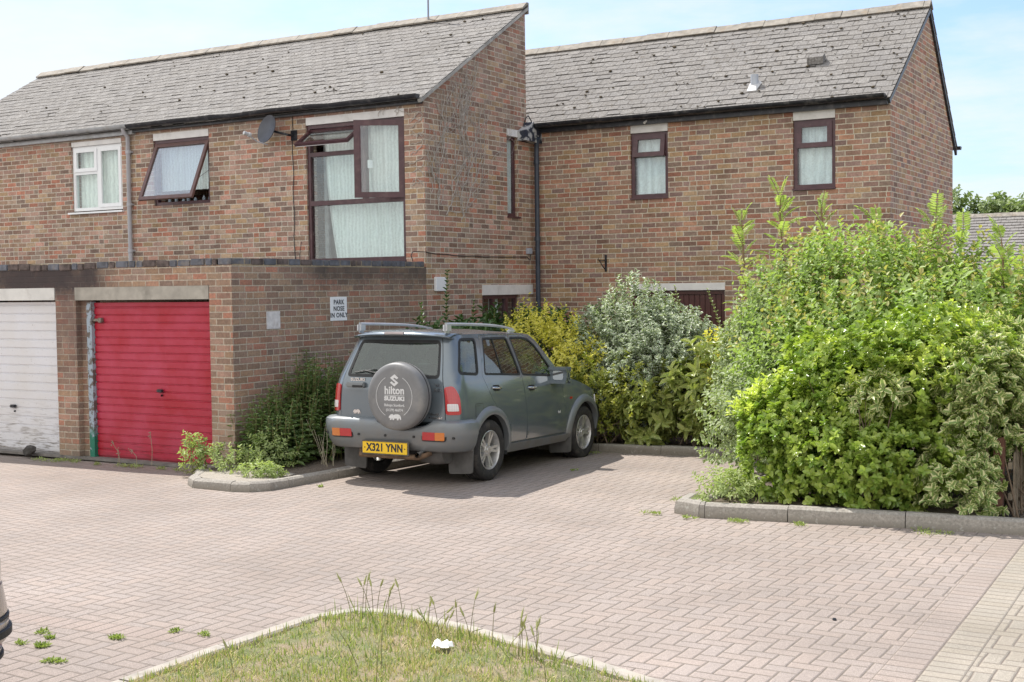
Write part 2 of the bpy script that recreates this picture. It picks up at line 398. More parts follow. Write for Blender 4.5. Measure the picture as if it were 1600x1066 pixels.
# paving: herringbone blocks with bands of headers and a buff strip
def paving_mat():
    m, g, b = mat('block_paving')
    o = g.obj(); x0, y0, z0 = g.sep(o)
    wx = g.mul(g.sub(g.noise(o, 2.2, 2), .5), .022); wy = g.mul(g.sub(g.noise(g.comb(y0, x0, 3.), 2.4, 2), .5), .022)
    x = g.add(x0, wx); y = g.add(y0, wy)
    C = .105
    def herr(x, y):
        X = g.m('DIVIDE', x, C); Y = g.m('DIVIDE', y, C)
        i = g.fl(X); j = g.fl(Y); fx = g.m('FRACT', X); fy = g.m('FRACT', Y)
        k = g.m('FLOORED_MODULO', g.sub(i, j), 4.)
        k0, k1, k2, k3 = (g.eq(k, float(q)) for q in range(4))
        dl = g.add(fx, k1); dr = g.add(g.sub(1., fx), k0); db = g.add(fy, k2); dt = g.add(g.sub(1., fy), k3)
        dd = g.mul(g.mn(g.mn(dl, dr), g.mn(db, dt)), C)
        return dd, g.comb(g.sub(i, k1), g.add(j, k3), g.add(k2, k3))
    d1, id1 = herr(x, y)
    # header bands running away from the viewer
    xb = g.add(x0, g.mul(y0, .018))
    inb1 = g.mul(g.gt(xb, -1.705), g.lt(xb, -1.485)); inb2 = g.mul(g.gt(xb, -1.485), g.lt(xb, -1.265))
    yc = g.m('DIVIDE', y, C); fyc = g.m('FRACT', yc)
    ex = g.mn(g.m('ABSOLUTE', g.add(xb, 1.705)), g.mn(g.m('ABSOLUTE', g.add(xb, 1.485)), g.m('ABSOLUTE', g.add(xb, 1.265))))
    d2 = g.mn(g.mul(g.mn(fyc, g.sub(1., fyc)), C), ex)
    inb = g.mx(inb1, inb2)
    # slightly turned header course across the left of the yard
    yl = g.sub(y0, g.add(5.50, g.mul(g.add(x0, 7.1), .124)))
    inl = g.mul(g.mul(g.gt(yl, 0.), g.lt(yl, .215)), g.lt(x0, -5.3))
    xc = g.m('DIVIDE', g.add(x, g.mul(y, .0)), C); fxc = g.m('FRACT', xc)
    d3 = g.mn(g.mul(g.mn(fxc, g.sub(1., fxc)), C), g.mn(g.m('ABSOLUTE', yl), g.m('ABSOLUTE', g.sub(yl, .215))))
    dd = g.mixf(inb, d1, d2); dd = g.mixf(inl, dd, d3)
    bid = g.new('ShaderNodeMix', data_type='VECTOR'); g.put(bid.inputs[0], inb); g.put(bid.inputs[4], id1); g.put(bid.inputs[5], g.comb(g.fl(yc), 77., inb1))
    bid2 = g.new('ShaderNodeMix', data_type='VECTOR'); g.put(bid2.inputs[0], inl); g.put(bid2.inputs[4], bid.outputs[1]); g.put(bid2.inputs[5], g.comb(g.fl(xc), 55., 9.))
    r1 = g.white(bid2.outputs[1])
    red = g.ramp(r1, [(0, (0.326, 0.273, 0.242)), (.25, (0.316, 0.270, 0.242)), (.5, (0.335, 0.279, 0.245)), (.75, (0.311, 0.268, 0.243)), (1, (0.331, 0.282, 0.252))])
    buff = g.ramp(r1, [(0, (0.331, 0.294, 0.242)), (.5, (0.349, 0.311, 0.260)), (1, (0.320, 0.290, 0.246))])
    col = g.mix(g.gt(xb, -1.485), red, buff)
    col = g.mix(g.mul(inl, .35), col, (.36, .28, .24, 1))
    sp = g.noise(o, 260., 2, .6); md = g.noise(o, 55., 4, .6); lg = g.noise(o, .55, 5, .6)
    col = g.mix(1, col, g.ramp(sp, [(.25, (.52,)*3), (.5, (1.,)*3), (.78, (1.5,)*3)]), 'MULTIPLY')
    col = g.mix(1, col, g.ramp(md, [(.3, (.88,)*3), (.7, (1.10,)*3)]), 'MULTIPLY')
    col = g.mix(1, col, g.ramp(lg, [(.25, (.74, .73, .71)), (.75, (1.14, 1.13, 1.12))]), 'MULTIPLY')
    # old oil drips where cars park
    col = g.mix(g.mul(g.rng(g.noise(o, 3.1, 4, .7), .64, .76), .45), col, (.25, .22, .20, 1))
    dn = g.add(dd, g.mul(g.sub(md, .5), .004))
    face = g.rng(dn, .0025, .0068)
    jc = g.mix(g.noise(o, 9., 3), (.10, .085, .072, 1), (.27, .225, .185, 1))
    col = g.mix(face, jc, col)
    g.put(b.inputs['Base Color'], col); b.inputs['Roughness'].default_value = .9; b.inputs['Specular IOR Level'].default_value = .25
    h = g.add(g.mul(g.rng(dn, .001, .014), 1.2), g.add(g.mul(sp, .22), g.mul(r1, .35)))
    g.put(b.inputs['Normal'], g.bump(h, .75, .008))
    return m
M_PAVE = paving_mat()

def grid_sheet(name, xs, ys, zf, m, skip=None):
    v = [(x, y, zf(x, y)) for y in ys for x in xs]; n = len(xs); f = []
    for j in range(len(ys)-1):
        for i in range(n-1): f.append((j*n+i, j*n+i+1, (j+1)*n+i+1, (j+1)*n+i))
    me = bpy.data.meshes.new(name); me.from_pydata(v, [], f); me.update(); return link(name, me, m, None, 180)
def span(a, b, s): return [a+(b-a)*i/int(round((b-a)/s)) for i in range(int(round((b-a)/s))+1)]
fx = [-900, -200, -60]+span(-30, 20, .5)+[40, 150, 900]; fy = [-900, -100, -20]+span(-4, 30, .5)+[50, 90, 200, 900]
pv = grid_sheet('paving', fx, fy, lambda x, y: gz(x, y)+(.006*math.sin(x*1.3+y*.7)*math.sin(y*.9-x*.4) if abs(x) < 30 and abs(y) < 30 else 0), M_PAVE); tag(pv, kind='structure')

# ---------------------------------------------------------------- building pieces
def wallF(mb, outer, holes, y, t=.26):    # wall facing -Y, outline in (x,z)
    return slab(mb, outer, holes, lambda a, b: (a, y, b), lambda a, b: (a, y+t, b))
def wallG(mb, outer, holes, x, t=.26):    # wall facing +X, outline in (y,z)
    return slab(mb, outer, holes, lambda a, b: (x, a, b), lambda a, b: (x-t, a, b))
def roof_plane(name, x0, x1, ye, ze, yr, zr, m, parent, course=.165, drop=.016, jag=.010, seed=1):
    """courses of tiles laid as thin overlapping strips; eave at (ye,ze), ridge at (yr,zr)"""
    q = random.Random(seed); L = math.hypot(yr-ye, zr-ze); sy, sz = (yr-ye)/L, (zr-ze)/L; n = int(L/course)+1
    nx_, nz_ = -sz, sy
    if yr < ye: nx_, nz_ = sz*1., -sy*1.
    nrm = (0, -sz if yr > ye else sz, abs(sy))
    vs, fs, cr = [], [], []
    for k in range(n):
        s0 = k*course-.0; s1 = min(L, s0+course*1.02)
        if s0 >= L: break
        off = .25*(.5*(k % 2))
        xs = [x0]; xx = x0-(x0 % .25)+off
        while xx < x1-.02:
            if xx > x0+.02: xs.append(xx)
            xx += .25
        xs.append(x1)
        for a, b in zip(xs[:-1], xs[1:]):
            ds = q.uniform(-jag, jag); dl = q.uniform(0, drop*.6); dr = q.uniform(0, drop*.6)
            base = len(vs)
            for (xq, s, h) in ((a, s0+ds, drop+dl), (b, s0+ds+q.uniform(-.004, .004), drop+dr), (b, s1, 0), (a, s1, 0)):
                vs.append((xq, ye+sy*s+nrm[1]*h, ze+sz*s+nrm[2]*h))
            for (xq, s) in ((a, s0+ds), (b, s0+ds)): vs.append((xq, ye+sy*s-nrm[1]*.004, ze+sz*s-nrm[2]*.004))
            f1 = (base, base+1, base+2, base+3); f2 = (base+4, base+5, base+1, base)
            if yr < ye: f1 = f1[::-1]; f2 = f2[::-1]
            fs += [f1, f2]; cr += [k]*6
    # underlay closing the roof from below
    b0 = len(vs)
    for xq, s in ((x0, 0), (x1, 0), (x1, L), (x0, L)): vs.append((xq, ye+sy*s-nrm[1]*.03, ze+sz*s-nrm[2]*.03))
    fs.append((b0+3, b0+2, b0+1, b0)); cr += [0]*4
    me = bpy.data.meshes.new(name); me.from_pydata(vs, [], fs); me.update()
    a = me.attributes.new('course', 'FLOAT', 'POINT'); a.data.foreach_set('value', [float(c) for c in cr])
    return link(name, me, m, parent)
def ridge_cap(x0, x1, y, z, m, parent, back=None, step=.45, seed=3):
    q = random.Random(seed); mb = MB(); x = x0
    while x < x1-.01:
        e = min(x1, x+step); dz = q.uniform(-.008, .008); dy = q.uniform(-.008, .008)
        p = [(-.15, -.095), (-.02, .028), (.02, .028), (.15, -.095), (.13, -.11), (0, .0), (-.13, -.11)]
        if back: p = [(-.17, -.085), (-.02, .03), (.045, .03), (.045, -.16), (.02, -.16), (.02, .0), (-.16, -.11)]
        mb.prism(p, (x, y+dy, z+dz), (0, 1, 0), (0, 0, 1), (1, 0, 0), e-x-.006); x = e
    return mb.build('ridge_tiles', m, parent)
def gutter(x0, x1, y, z, r, m, parent, name='gutter', seed=0, sag=.01):
    """half round gutter along X with brackets"""
    mb = MB(); n = 12; N_ = max(2, int((x1-x0)/.4)); q = random.Random(seed); vs, fs = [], []
    for i in range(N_+1):
        x = x0+(x1-x0)*i/N_; dz = q.uniform(-sag, sag)
        for rr in (r, r*.88):
            for k in range(n+1):
                a = math.pi+math.pi*k/n
                vs.append((x, y+rr*math.cos(a), z+dz+rr*math.sin(a)*1.05))
    w = 2*(n+1)
    for i in range(N_):
        for k in range(n):
            a, b = i*w+k, (i+1)*w+k; fs.append((a, a+1, b+1, b)); c, d_ = a+n+1, b+n+1; fs.append((c, d_, d_+1, c+1))
        for k in (0, n): a, b = i*w+k, (i+1)*w+k; fs.append((a, b, b+n+1, a+n+1))
    for i in (0, N_):
        fs.append(tuple(i*w+k for k in range(n+1)))
    mb.addm(vs, fs); x = x0+.3
    while x < x1: mb.box((x-.015, y+r*.6, z-.03), (x+.015, y+r+.10, z+.0)); x += .9
    return mb.build(name, m, parent, 40)
def frame_rect(mb, a0, b0, a1, b1, w, mp, d0, d1, bot=None):
    """mitred-looking frame of four bars, mp(a,b,d)"""
    bw = bot or w
    for (p, q, r_, s) in ((a0, b0, a1, b0+bw), (a0, b1-w, a1, b1), (a0, b0+bw, a0+w, b1-w), (a1-w, b0+bw, a1, b1-w)):
        P = [mp(p, q, d0), mp(r_, q, d0), mp(r_, s, d0), mp(p, s, d0), mp(p, q, d1), mp(r_, q, d1), mp(r_, s, d1), mp(p, s, d1)]
        mb.addm(P, [(0, 3, 2, 1), (4, 5, 6, 7), (0, 1, 5, 4), (1, 2, 6, 5), (2, 3, 7, 6), (3, 0, 4, 7)])
def bar(mb, a0, b0, a1, b1, mp, d0, d1):
    P = [mp(a0, b0, d0), mp(a1, b0, d0), mp(a1, b1, d0), mp(a0, b1, d0), mp(a0, b0, d1), mp(a1, b0, d1), mp(a1, b1, d1), mp(a0, b1, d1)]
    mb.addm(P, [(0, 3, 2, 1), (4, 5, 6, 7), (0, 1, 5, 4), (1, 2, 6, 5), (2, 3, 7, 6), (3, 0, 4, 7)])
def pane(name, a0, b0, a1, b1, mp, dep, parent, m=None):
    mb = MB(); bar(mb, a0, b0, a1, b1, mp, dep, dep+.006); return mb.build(name, m or M_GLASS, parent)
def curtain(a0, b0, a1, b1, mp, dep, parent, m, folds=9, amp=.03, name='curtain', seed=0, edge=None):
    q = random.Random(seed); ph = [q.uniform(0, 6) for _ in range(4)]; nx, nz = folds*10, 10; vs, fs = [], []
    for j in range(nz+1):
        for i in range(nx+1):
            u, v = i/nx, j/nz
            a = a0+(a1-a0)*u; z = b0+(b1-b0)*v
            if edge: lo, hi = edge(v); a = a0+(a1-a0)*(lo+(hi-lo)*u)
            w = math.sin(u*folds*6.28+ph[0]+.4*math.sin(v*3+ph[1]))*.6+math.sin(u*folds*2.7*3+ph[2]+v*1.5)*.4
            vs.append(mp(a, z, dep+amp*w))
    for j in range(nz):
        for i in range(nx): fs.append((j*(nx+1)+i, j*(nx+1)+i+1, (j+1)*(nx+1)+i+1, (j+1)*(nx+1)+i))
    me = bpy.data.meshes.new(name); me.from_pydata(vs, [], fs); me.update(); return link(name, me, m, parent, 180)
YA, YB, XG, YG, XB = 15.803, 19.118, -10.785, 11.621, -4.756
mpA = lambda a, b, d: (a, YA+d, b)
mpB = lambda a, b, d: (a, YB+d, b)
mpG = lambda a, b, d: (XG-d, a, b)
def lintel(x0, x1, z0, z1, mp, parent, m=M_WPAINT, proud=-.006, name='lintel'):
    mb = MB(); bar(mb, x0, z0, x1, z1, mp, proud, .20); return mb.build(name, m, parent)

# ---------------------------------------------------------------- left house
hA = thing('brick_house', 'brick house with grey lichened roof above the garages, bare creeper on its gable', 'house', (-15.5, 17.3, 0))
mb = MB()
wallF(mb, rect(-22.7, 2.3, XG-.26, 4.99), [rect(-18.43, 3.62, -17.15, 4.867), rect(-16.39, 3.65, -15.10, 4.872), rect(-13.04, 2.60, -11.145, 4.885)], YA)
wallG(mb, [(YA, 0), (YB, 0), (YB, 4.86), (18.87, 4.86), (18.87, 6.86), (YA-.0, 4.995)], [rect(17.38, .9, 18.53, 2.22), rect(18.215, 3.33, 18.59, 4.80)], XG)
mb.box((-22.7, 18.62, 0), (XG-.26, 18.87, 6.70))
slab(mb, [(YA+.26, 0), (18.62, 0), (18.62, 6.7), (YA+.26, 5.13)], [], lambda a, b: (-22.7, a, b), lambda a, b: (-22.45, a, b))
mb.build('wall', M_BR_A, hA)
rA = roof_plane('roof', -22.84, XG+.055, 15.66, 4.985, 18.88, 6.905, M_ROOF_A, hA, .175, .005, .034, 4)
mb = MB()   # verge: pale mortar undercloak along the gable
sl = math.atan2(6.905-4.985, 18.88-15.66)
mb.prism([(15.64, 4.965), (18.875, 6.89), (18.875, 6.84), (15.66, 4.925)], (XG+.002, 0, 0), (0, 1, 0), (0, 0, 1), (1, 0, 0), .062)
mb.build('verge', simple('verge_mortar', (.36, .35, .33), .9, var=.3), hA)
ridge_cap(-22.84, XG+.06, 18.86, 6.935, M_RIDGE, hA, True)
gutter(-22.8, -16.83, 15.64, 5.055, .062, M_GUTG, hA, seed=2, sag=.004)
gutter(-16.80, XG+.01, 15.63, 5.045, .066, M_BLACK, hA, seed=5, sag=.012)
mb = MB(); mb.box((-22.7, 15.72, 4.90), (-16.8, 15.80, 5.02)); mb.build('fascia', M_GUTG, hA)
mb = MB(); mb.box((-16.79, 15.72, 4.925), (XG-.02, 15.80, 5.01)); mb.build('fascia', M_BLACK, hA)
mb = MB(); mb.tube([(-16.93, 15.64, 5.0), (-16.93, 15.66, 4.93), (-16.93, 15.745, 4.86), (-16.93, 15.745, 2.5)], .036, 14)
for z in (4.6, 3.7, 2.9): mb.lathe([(.046, -.03), (.046, .03)], (-16.93, 15.745, z), (0, 0, 1), 14); mb.box((-16.99, 15.75, z-.012), (-16.87, 15.803, z+.012))
mb.build('downpipe', M_PIPEG, hA, 50)
mb = MB(); mb.tube([(-12.668, 18.75, 6.7), (-12.66, 18.75, 8.0)], .016, 8); mb.build('aerial_mast', simple('mast', (.25, .25, .26), .4), hA)
# white window
w = lintel(-18.41, -17.155, 4.785, 4.866, mpA, hA)
mb = MB(); frame_rect(mb, -18.425, 3.64, -17.155, 4.782, .055, mpA, .035, .11); bar(mb, -17.81, 3.695, -17.745, 4.727, mpA, .035, .11); bar(mb, -18.37, 4.285, -17.81, 4.345, mpA, .035, .11)
win = mb.build('window', M_UPVC, hA)
mb = MB(); frame_rect(mb, -18.375, 4.335, -17.80, 4.74, .062, mpA, .015, .06); frame_rect(mb, -17.755, 3.69, -17.20, 4.735, .062, mpA, .018, .06); mb.build('sash', M_UPVC, win)
pane('pane', -18.32, 4.39, -17.86, 4.69, mpA, .05, win); pane('pane', -18.375, 3.69, -17.81, 4.29, mpA, .07, win); pane('pane', -17.70, 3.745, -17.255, 4.68, mpA, .05, win)
mb = MB(); mb.box((-18.50, YA-.05, 3.585), (-17.12, YA+.1, 3.615)); mb.build('sill', M_UPVC, win)
curtain(-18.38, 3.68, -17.2, 4.74, mpA, .17, win, M_NET, 6, .025, 'net_curtain', 1)
# tilted brown window
lintel(-16.375, -15.105, 4.757, 4.871, mpA, hA)
mb = MB(); frame_rect(mb, -16.385, 3.655, -15.105, 4.755, .05, mpA, .03, .11); win = mb.build('window', M_BROWN, hA)
def tilted(px, pz, ang, hgt, x0, x1, parent, m, bw, gm=M_GLASS, thick=.045, y0=YA+.03):
    """top-hung sash swung out about its upper edge"""
    def mp(a, b, d_): # b measured down from hinge
        return (a, y0-math.sin(ang)*b+math.cos(ang)*d_, pz-math.cos(ang)*b-math.sin(ang)*d_)
    mb = MB(); frame_rect(mb, x0, 0, x1, hgt, bw, mp, 0, thick); s = mb.build('opening_sash', m, parent)
    pane('pane', x0+bw*.9, bw*.9, x1-bw*.9, hgt-bw*.9, mp, thick*.45, s, gm); return s, mp
s, mp_ = tilted(0, 4.70, R(24), 1.06, -16.36, -15.13, win, M_BROWN2, .062, M_GLASS2)
mb = MB(); mb.tube([(-15.16, YA+.05, 4.2), (-15.14, YA-.22, 4.05)], .006, 5); mb.tube([(-15.14, YA+.05, 4.35), (-15.10, YA-.02, 4.0)], .005, 5); mb.build('window_stay', M_GUTG, s)
q = random.Random(3); m_b = simple('bottles', (.35, .4, .45), .3, var=.6, vscale=5)
for i in range(7):
    mb = MB(); x = -16.2+.15*i+q.uniform(-.03, .03); h = q.uniform(.05, .13); mb.lathe([(0, 0), (.025, 0), (.03, h*.6), (.012, h*.8), (.012, h), (0, h)], (x, YA+.19, 3.706), (0, 0, 1), 10)
    tag(mb.build('bottle', m_b), 'small bottle standing on the sill of the tilted brown window', 'bottle', 'bottles on the open window sill')
mb = MB(); mb.box((-16.4, YA+.12, 3.64), (-15.09, YA+.30, 3.705)); mb.build('sill', M_BROWN, win)
curtain(-16.34, 3.9, -15.12, 4.74, mpA, .16, win, M_CURT, 8, .03, 'curtain', 5)
# big brown window
lintel(-13.03, -11.14, 4.768, 4.886, mpA, hA)
mb = MB(); frame_rect(mb, -13.035, 2.615, -11.148, 4.765, .055, mpA, .03, .115); bar(mb, -12.98, 3.50, -11.2, 3.575, mpA, .028, .115); bar(mb, -11.965, 3.575, -11.90, 4.71, mpA, .028, .115); bar(mb, -12.98, 4.27, -11.965, 4.335, mpA, .028, .115)
win = mb.build('window', M_BROWN, hA)
pane('pane', -12.98, 2.67, -11.203, 3.50, mpA, .07, win); pane('pane', -12.98, 3.575, -11.965, 4.27, mpA, .07, win)
s, mp_ = tilted(0, 4.70, R(56), .46, -12.99, -11.955, win, M_BROWN, .05)
mb = MB(); frame_rect(mb, -12.985, .005, -11.96, .455, .062, mp_, .0455, .058); mb.build('sash_lining', M_UPVC, s)
ang = R(33); hx, hy = -11.165, YA+.02
def mpC(a, b, d_): return (hx-math.cos(ang)*a-math.sin(ang)*d_*-1*0+math.sin(ang)*d_, hy-math.sin(ang)*a+math.cos(ang)*d_, b)
mb = MB(); frame_rect(mb, 0, 3.555, .755, 4.72, .085, mpC, 0, .05); s = mb.build('opening_sash', M_BROWN, win)
pane('pane', .08, 3.635, .675, 4.64, mpC, .02, s)
mb = MB(); bar(mb, .56, 4.0, .60, 4.12, mpC, .052, .09); mb.build('sash_handle', M_UPVC, s)
mb = MB(); mb.box((-13.04, YA-.02, 2.585), (-11.14, YA+.1, 2.613)); mb.build('sill', M_BROWN, win)
curtain(-12.88, 2.64, -11.16, 4.72, mpA, .22, win, M_CURT, 6, .05, 'curtain', 8, lambda v: (.13*(1-v)**2+.0, 1.0))
mb = MB(); mb.box((-12.93, YA+.30, 2.62), (-12.86, YA+.36, 4.7)); mb.build('curtain_post', M_GUTG, win)
mb = MB(); mb.box((-13.3, YA+.9, 2.4), (-11.0, YA+.95, 4.9)); mb.build('room_wall', simple('room', (.45, .44, .42), .9), hA)
# gable windows
lintel(18.215, 18.59, 4.685, 4.80, mpG, hA)
mb = MB(); frame_rect(mb, 18.22, 3.36, 18.585, 4.683, .055, mpG, .07, .13); win = mb.build('window', M_BROWN, hA)
pane('pane', 18.275, 3.41, 18.53, 4.63, mpG, .09, win); mb = MB(); mb.box((XG+.035, 18.2, 3.33), (XG-.12, 18.60, 3.358)); mb.build('sill', M_BROWN, win)
curtain(18.225, 3.4, 18.58, 4.65, mpG, .118, win, M_UPVC, 2, .008, 'blind', 2)
lintel(17.375, 19.02, 2.058, 2.222, mpG, hA, M_WPAINT, -.012)
mb = MB(); frame_rect(mb, 17.385, .92, 18.525, 2.055, .06, mpG, .03, .10); bar(mb, 17.75, .98, 17.82, 1.995, mpG, .03, .1); bar(mb, 18.15, .98, 18.23, 1.995, mpG, .03, .1); win = mb.build('window', M_BROWN, hA)
pane('pane', 17.44, .97, 18.47, 2.0, mpG, .06, win); curtain(17.83, .95, 18.14, 2.0, mpG, .16, win, M_CURT, 3, .02, 'blind', 4)
mb = MB(); mb.box((XG-1.1, 17.0, 0), (XG-1.05, 19.0, 2.4)); mb.build('room_wall', simple('dark_room', (.05, .05, .05), .9), hA)

# ---------------------------------------------------------------- right house
hB = thing('brick_house', 'taller brick house at the back with mossy tiled roof and two narrow brown windows', 'house', (-7.8, 21.3, 0))
EBY, EBZ = 18.93, 4.885
mb = MB()
wallF(mb, rect(-13.5, -.2, XB-.26, 4.90), [rect(-8.965, 3.585, -8.30, 4.79), rect(-6.228, 3.595, -5.572, 4.79), rect(-8.975, -.1, -7.345, 2.21)], YB)
wallG(mb, [(YB, -.2), (23.5, -.2), (23.5, 4.66), (21.56, 6.66), (YB, 4.965)], [], XB)
mb.box((-13.5, 23.24, -.2), (XB-.26, 23.5, 4.6)); mb.box((-13.76, YB+.26, -.2), (-13.5, 23.5, 4.6))
mb.build('wall', M_BR_B, hB)
roof_plane('roof', -13.8, XB+.05, EBY, EBZ, 21.57, 6.69, M_ROOF_B, hB, .18, .006, .034, 9)
roof_plane('roof', -13.8, XB+.05, 23.68, 4.53, 21.57, 6.69, M_ROOF_B, hB, .3, .015, .014, 10)
mb = MB(); mb.prism([(18.92, 4.855), (21.57, 6.66), (23.68, 4.50), (23.66, 4.42), (21.57, 6.56), (18.96, 4.79)], (XB+.002, 0, 0), (0, 1, 0), (0, 0, 1), (1, 0, 0), .04); mb.build('verge', M_BLACK, hB)
ridge_cap(-13.8, XB+.06, 21.57, 6.73, M_RIDGE, hB, False, .45, 6)
gutter(-10.62, XB-.02, 18.89, 4.93, .064, M_BLACK, hB, seed=11, sag=.004)
gutter(-13.0, XB+.1, 23.72, 4.58, .06, M_BLACK, hB, seed=12)
mb = MB(); mb.box((-10.75, 19.02, 4.79), (XB-.02, 19.115, 4.895)); mb.build('fascia', M_BLACK, hB)
mb = MB(); mb.tube([(-10.60, 18.95, 4.70), (-10.655, 18.99, 4.60), (-10.665, 19.0, 4.50), (-10.665, 19.0, -.1)], .042, 14)
for z in (4.3, 3.0, 1.7): mb.lathe([(.052, -.035), (.052, .035)], (-10.665, 19.0, z), (0, 0, 1), 14)
mb.build('downpipe', simple('blue_black_pipe', (.035, .045, .065), .35, var=.2), hB, 50)
# flaking lead box where the two roofs meet
m_, g, b = mat('flaking_paint'); o = g.obj(); mk = g.rng(g.noise(o, 7., 5, .6), .47, .53)
g.put(b.inputs['Base Color'], g.mix(mk, (.022, .026, .045, 1), (.42, .42, .42, 1))); b.inputs['Roughness'].default_value = .7; M_FLAKE = m_
mb = MB(); mb.prism([(0, 0), (.78, -.02), (.78, .20), (.35, .24), (.27, .33), (.16, .24), (0, .16)], (XG+.004, 18.56, 4.63), (0, 1, 0), (0, 0, 1), (1, 0, 0), .16); hop = mb.build('hopper', M_FLAKE, hB)
mb = MB(); mb.tube([(-10.75, 18.72, 4.9), (-10.72, 18.74, 5.02), (-10.70, 18.80, 5.06), (-10.68, 18.86, 4.98), (-10.68, 18.9, 4.88)], .010, 6); mb.build('wire', M_BLACK, hop)
def small_win(x0, x1, z0, zt, zm, gap, seed):
    mb = MB(); frame_rect(mb, x0, z0, x1, zt, .055, mpB, .03, .10); bar(mb, x0+.055, zm-.03, x1-.055, zm+.03, mpB, .028, .1); win = mb.build('window', M_BROWN, hB)
    s, mq = tilted(0, zt-.035, gap, zt-zm-.005, x0+.05, x1-.05, win, M_BROWN, .075, y0=YB+.015)
    pane('pane', x0+.055, z0+.055, x1-.055, zm-.03, mpB, .06, win)
    mb = MB(); mb.box((x0-.01, YB-.03, z0-.03), (x1+.01, YB+.1, z0-.002)); mb.build('sill', M_BROWN, win)
    curtain(x0+.05, z0+.05, x1-.05, zt-.04, mpB, .14, win, M_BLIND, 5, .018, 'blind', seed)
small_win(-8.96, -8.305, 3.615, 4.665, 4.30, R(9), 3); lintel(-8.958, -8.304, 4.668, 4.79, mpB, hB)
small_win(-6.223, -5.577, 3.63, 4.663, 4.272, R(2), 4); lintel(-6.223, -5.576, 4.666, 4.79, mpB, hB)
lintel(-8.978, -7.34, 2.095, 2.21, mpB, hB, M_WPAINT, -.012)
def board_door(x0, x1, z0, z1):
    mb = MB(); frame_rect(mb, x0, z0, x1, z1, .06, mpB, .04, .12); fr = mb.build('door', M_DOORBR, hB)
    mb = MB(); x = x0+.065
    while x < x1-.08: mb.bbox((x, YB+.065, z0+.06), (min(x+.088, x1-.062), YB+.1, z1-.06), .008); x += .092
    mb.build('door_boards', M_DOORBR, fr); return fr
board_door(-8.97, -8.235, -.08, 2.09); d_ = board_door(-8.225, -7.35, -.08, 2.09)
mb = MB(); mb.lathe([(0, 0), (.02, 0), (.014, .03), (.026, .05), (.02, .075), (0, .08)], (-8.12, YB+.06, 1.0), (0, -1, 0), 12); mb.build('door_knob', M_GUTG, d_)
# soil vent, tile vent, white bulkhead lamp under the eaves
mb = MB(); p = Vector((-6.99, 19.55, 5.31)); mb.lathe([(.062, -.1), (.062, .19), (.05, .19), (.05, 0)], p, (0, 0, 1), 16); vp = mb.build('vent_pipe', simple('vent_grey', (.42, .45, .50), .5), hB, 50)
mb = MB(); mb.addm([(-7.07, 19.40, 5.225), (-6.91, 19.40, 5.225), (-6.89, 19.62, 5.38), (-7.09, 19.62, 5.38), (-7.02, 19.49, 5.33), (-6.94, 19.49, 5.33), (-6.94, 19.60, 5.41), (-7.02, 19.60, 5.41)], [(0, 1, 5, 4), (1, 2, 6, 5), (2, 3, 7, 6), (3, 0, 4, 7), (4, 5, 6, 7)]); mb.build('lead_flashing', simple('lead', (.50, .50, .50), .6, var=.2), vp)
mb = MB(); mb.prism([(0, 0), (.20, 0), (.16, .10), (.05, .10)], (-6.28, 20.0, 5.645), (0, .83, .56), (0, -.56, .83), (1, 0, 0), .26); mb.build('tile_vent', M_ROOF_B, hB)
mb = MB(); mb.tube([(-8.58, 19.09, 4.90), (-8.62, 19.04, 4.86), (-8.66, 18.99, 4.80)], [.006, .012, .02], 8); mb.build('eaves_lamp', M_WPAINT, hB)
def moss_lumps(name, n, x0, x1, ye, ze, yr, zr, parent, seed, bias=None):
    q = random.Random(seed); mb = MB(); L = math.hypot(yr-ye, zr-ze); s_ = ((yr-ye)/L, (zr-ze)/L)
    for i in range(n):
        x = q.uniform(x0, x1); t = q.uniform(.02, .98)
        if bias and q.random() > bias(x, t): continue
        c = Vector((x, ye+s_[0]*t*L-s_[1]*.02, ze+s_[1]*t*L+s_[0]*.02)); r_ = q.choice([q.uniform(.006, .014), q.uniform(.008, .026)])
        bm = bmesh.new(); bmesh.ops.create_icosphere(bm, subdivisions=1, radius=r_)
        for v in bm.verts: v.co = c+Vector((v.co.x*q.uniform(.8, 2.0), v.co.y*q.uniform(.7, 1.2), v.co.z*q.uniform(.5, .9)))
        mb.bm(bm)
    o = mb.build(name, M_MOSS, parent, 180); o['kind'] = 'stuff'; return o
moss_lumps('moss', 450, -10.8, XB, EBY, EBZ, 21.57, 6.69, hB, 21, lambda x, t: .15+.8*max(0, (x+11)/6.2)*(.35+.65*t))
moss_lumps('moss', 110, -21, XG, 15.66, 4.985, 18.88, 6.905, hA, 22)

# ---------------------------------------------------------------- garage block
gB = thing('garage_block', 'single storey brick garages with one white and one red door, flat roof with dark coping', 'garages', (-15, 13.7, 0))
mb = MB()
wallF(mb, rect(-20.5, -.05, XG-.26, 2.495), [rect(-16.36, -.06, -13.935, 2.25), rect(-13.545, -.06, -11.158, 2.25)], YG, .22)
mb.box((-13.545, YG+.09, -.05), (-13.33, YG+.219, 2.08))
wallG(mb, rect(YG, -.05, YA-.001, 2.42), [], XG)
wallG(mb, rect(YG, 2.42, YA-.001, 2.495), [], XG)
mb.box((-20.5, YG+.22, 0), (-20.26, YA, 2.3))
mb.build('wall', M_BR_G, gB)
mb = MB(); mb.box((-20.2, YG+.22, 2.30), (XG-.26, YA-.003, 2.40)); mb.build('roof', simple('felt', (.12, .12, .12), .9), gB)
q = random.Random(4)
mb = MB(); x = -20.5
mb.cur = 2; mb.box((-20.49, YG+.004, 2.485), (XG-.24, YG+.195, 2.570)); mb.box((XG-.21, YG+.01, 2.485), (XG+.003, YA-.055, 2.568))
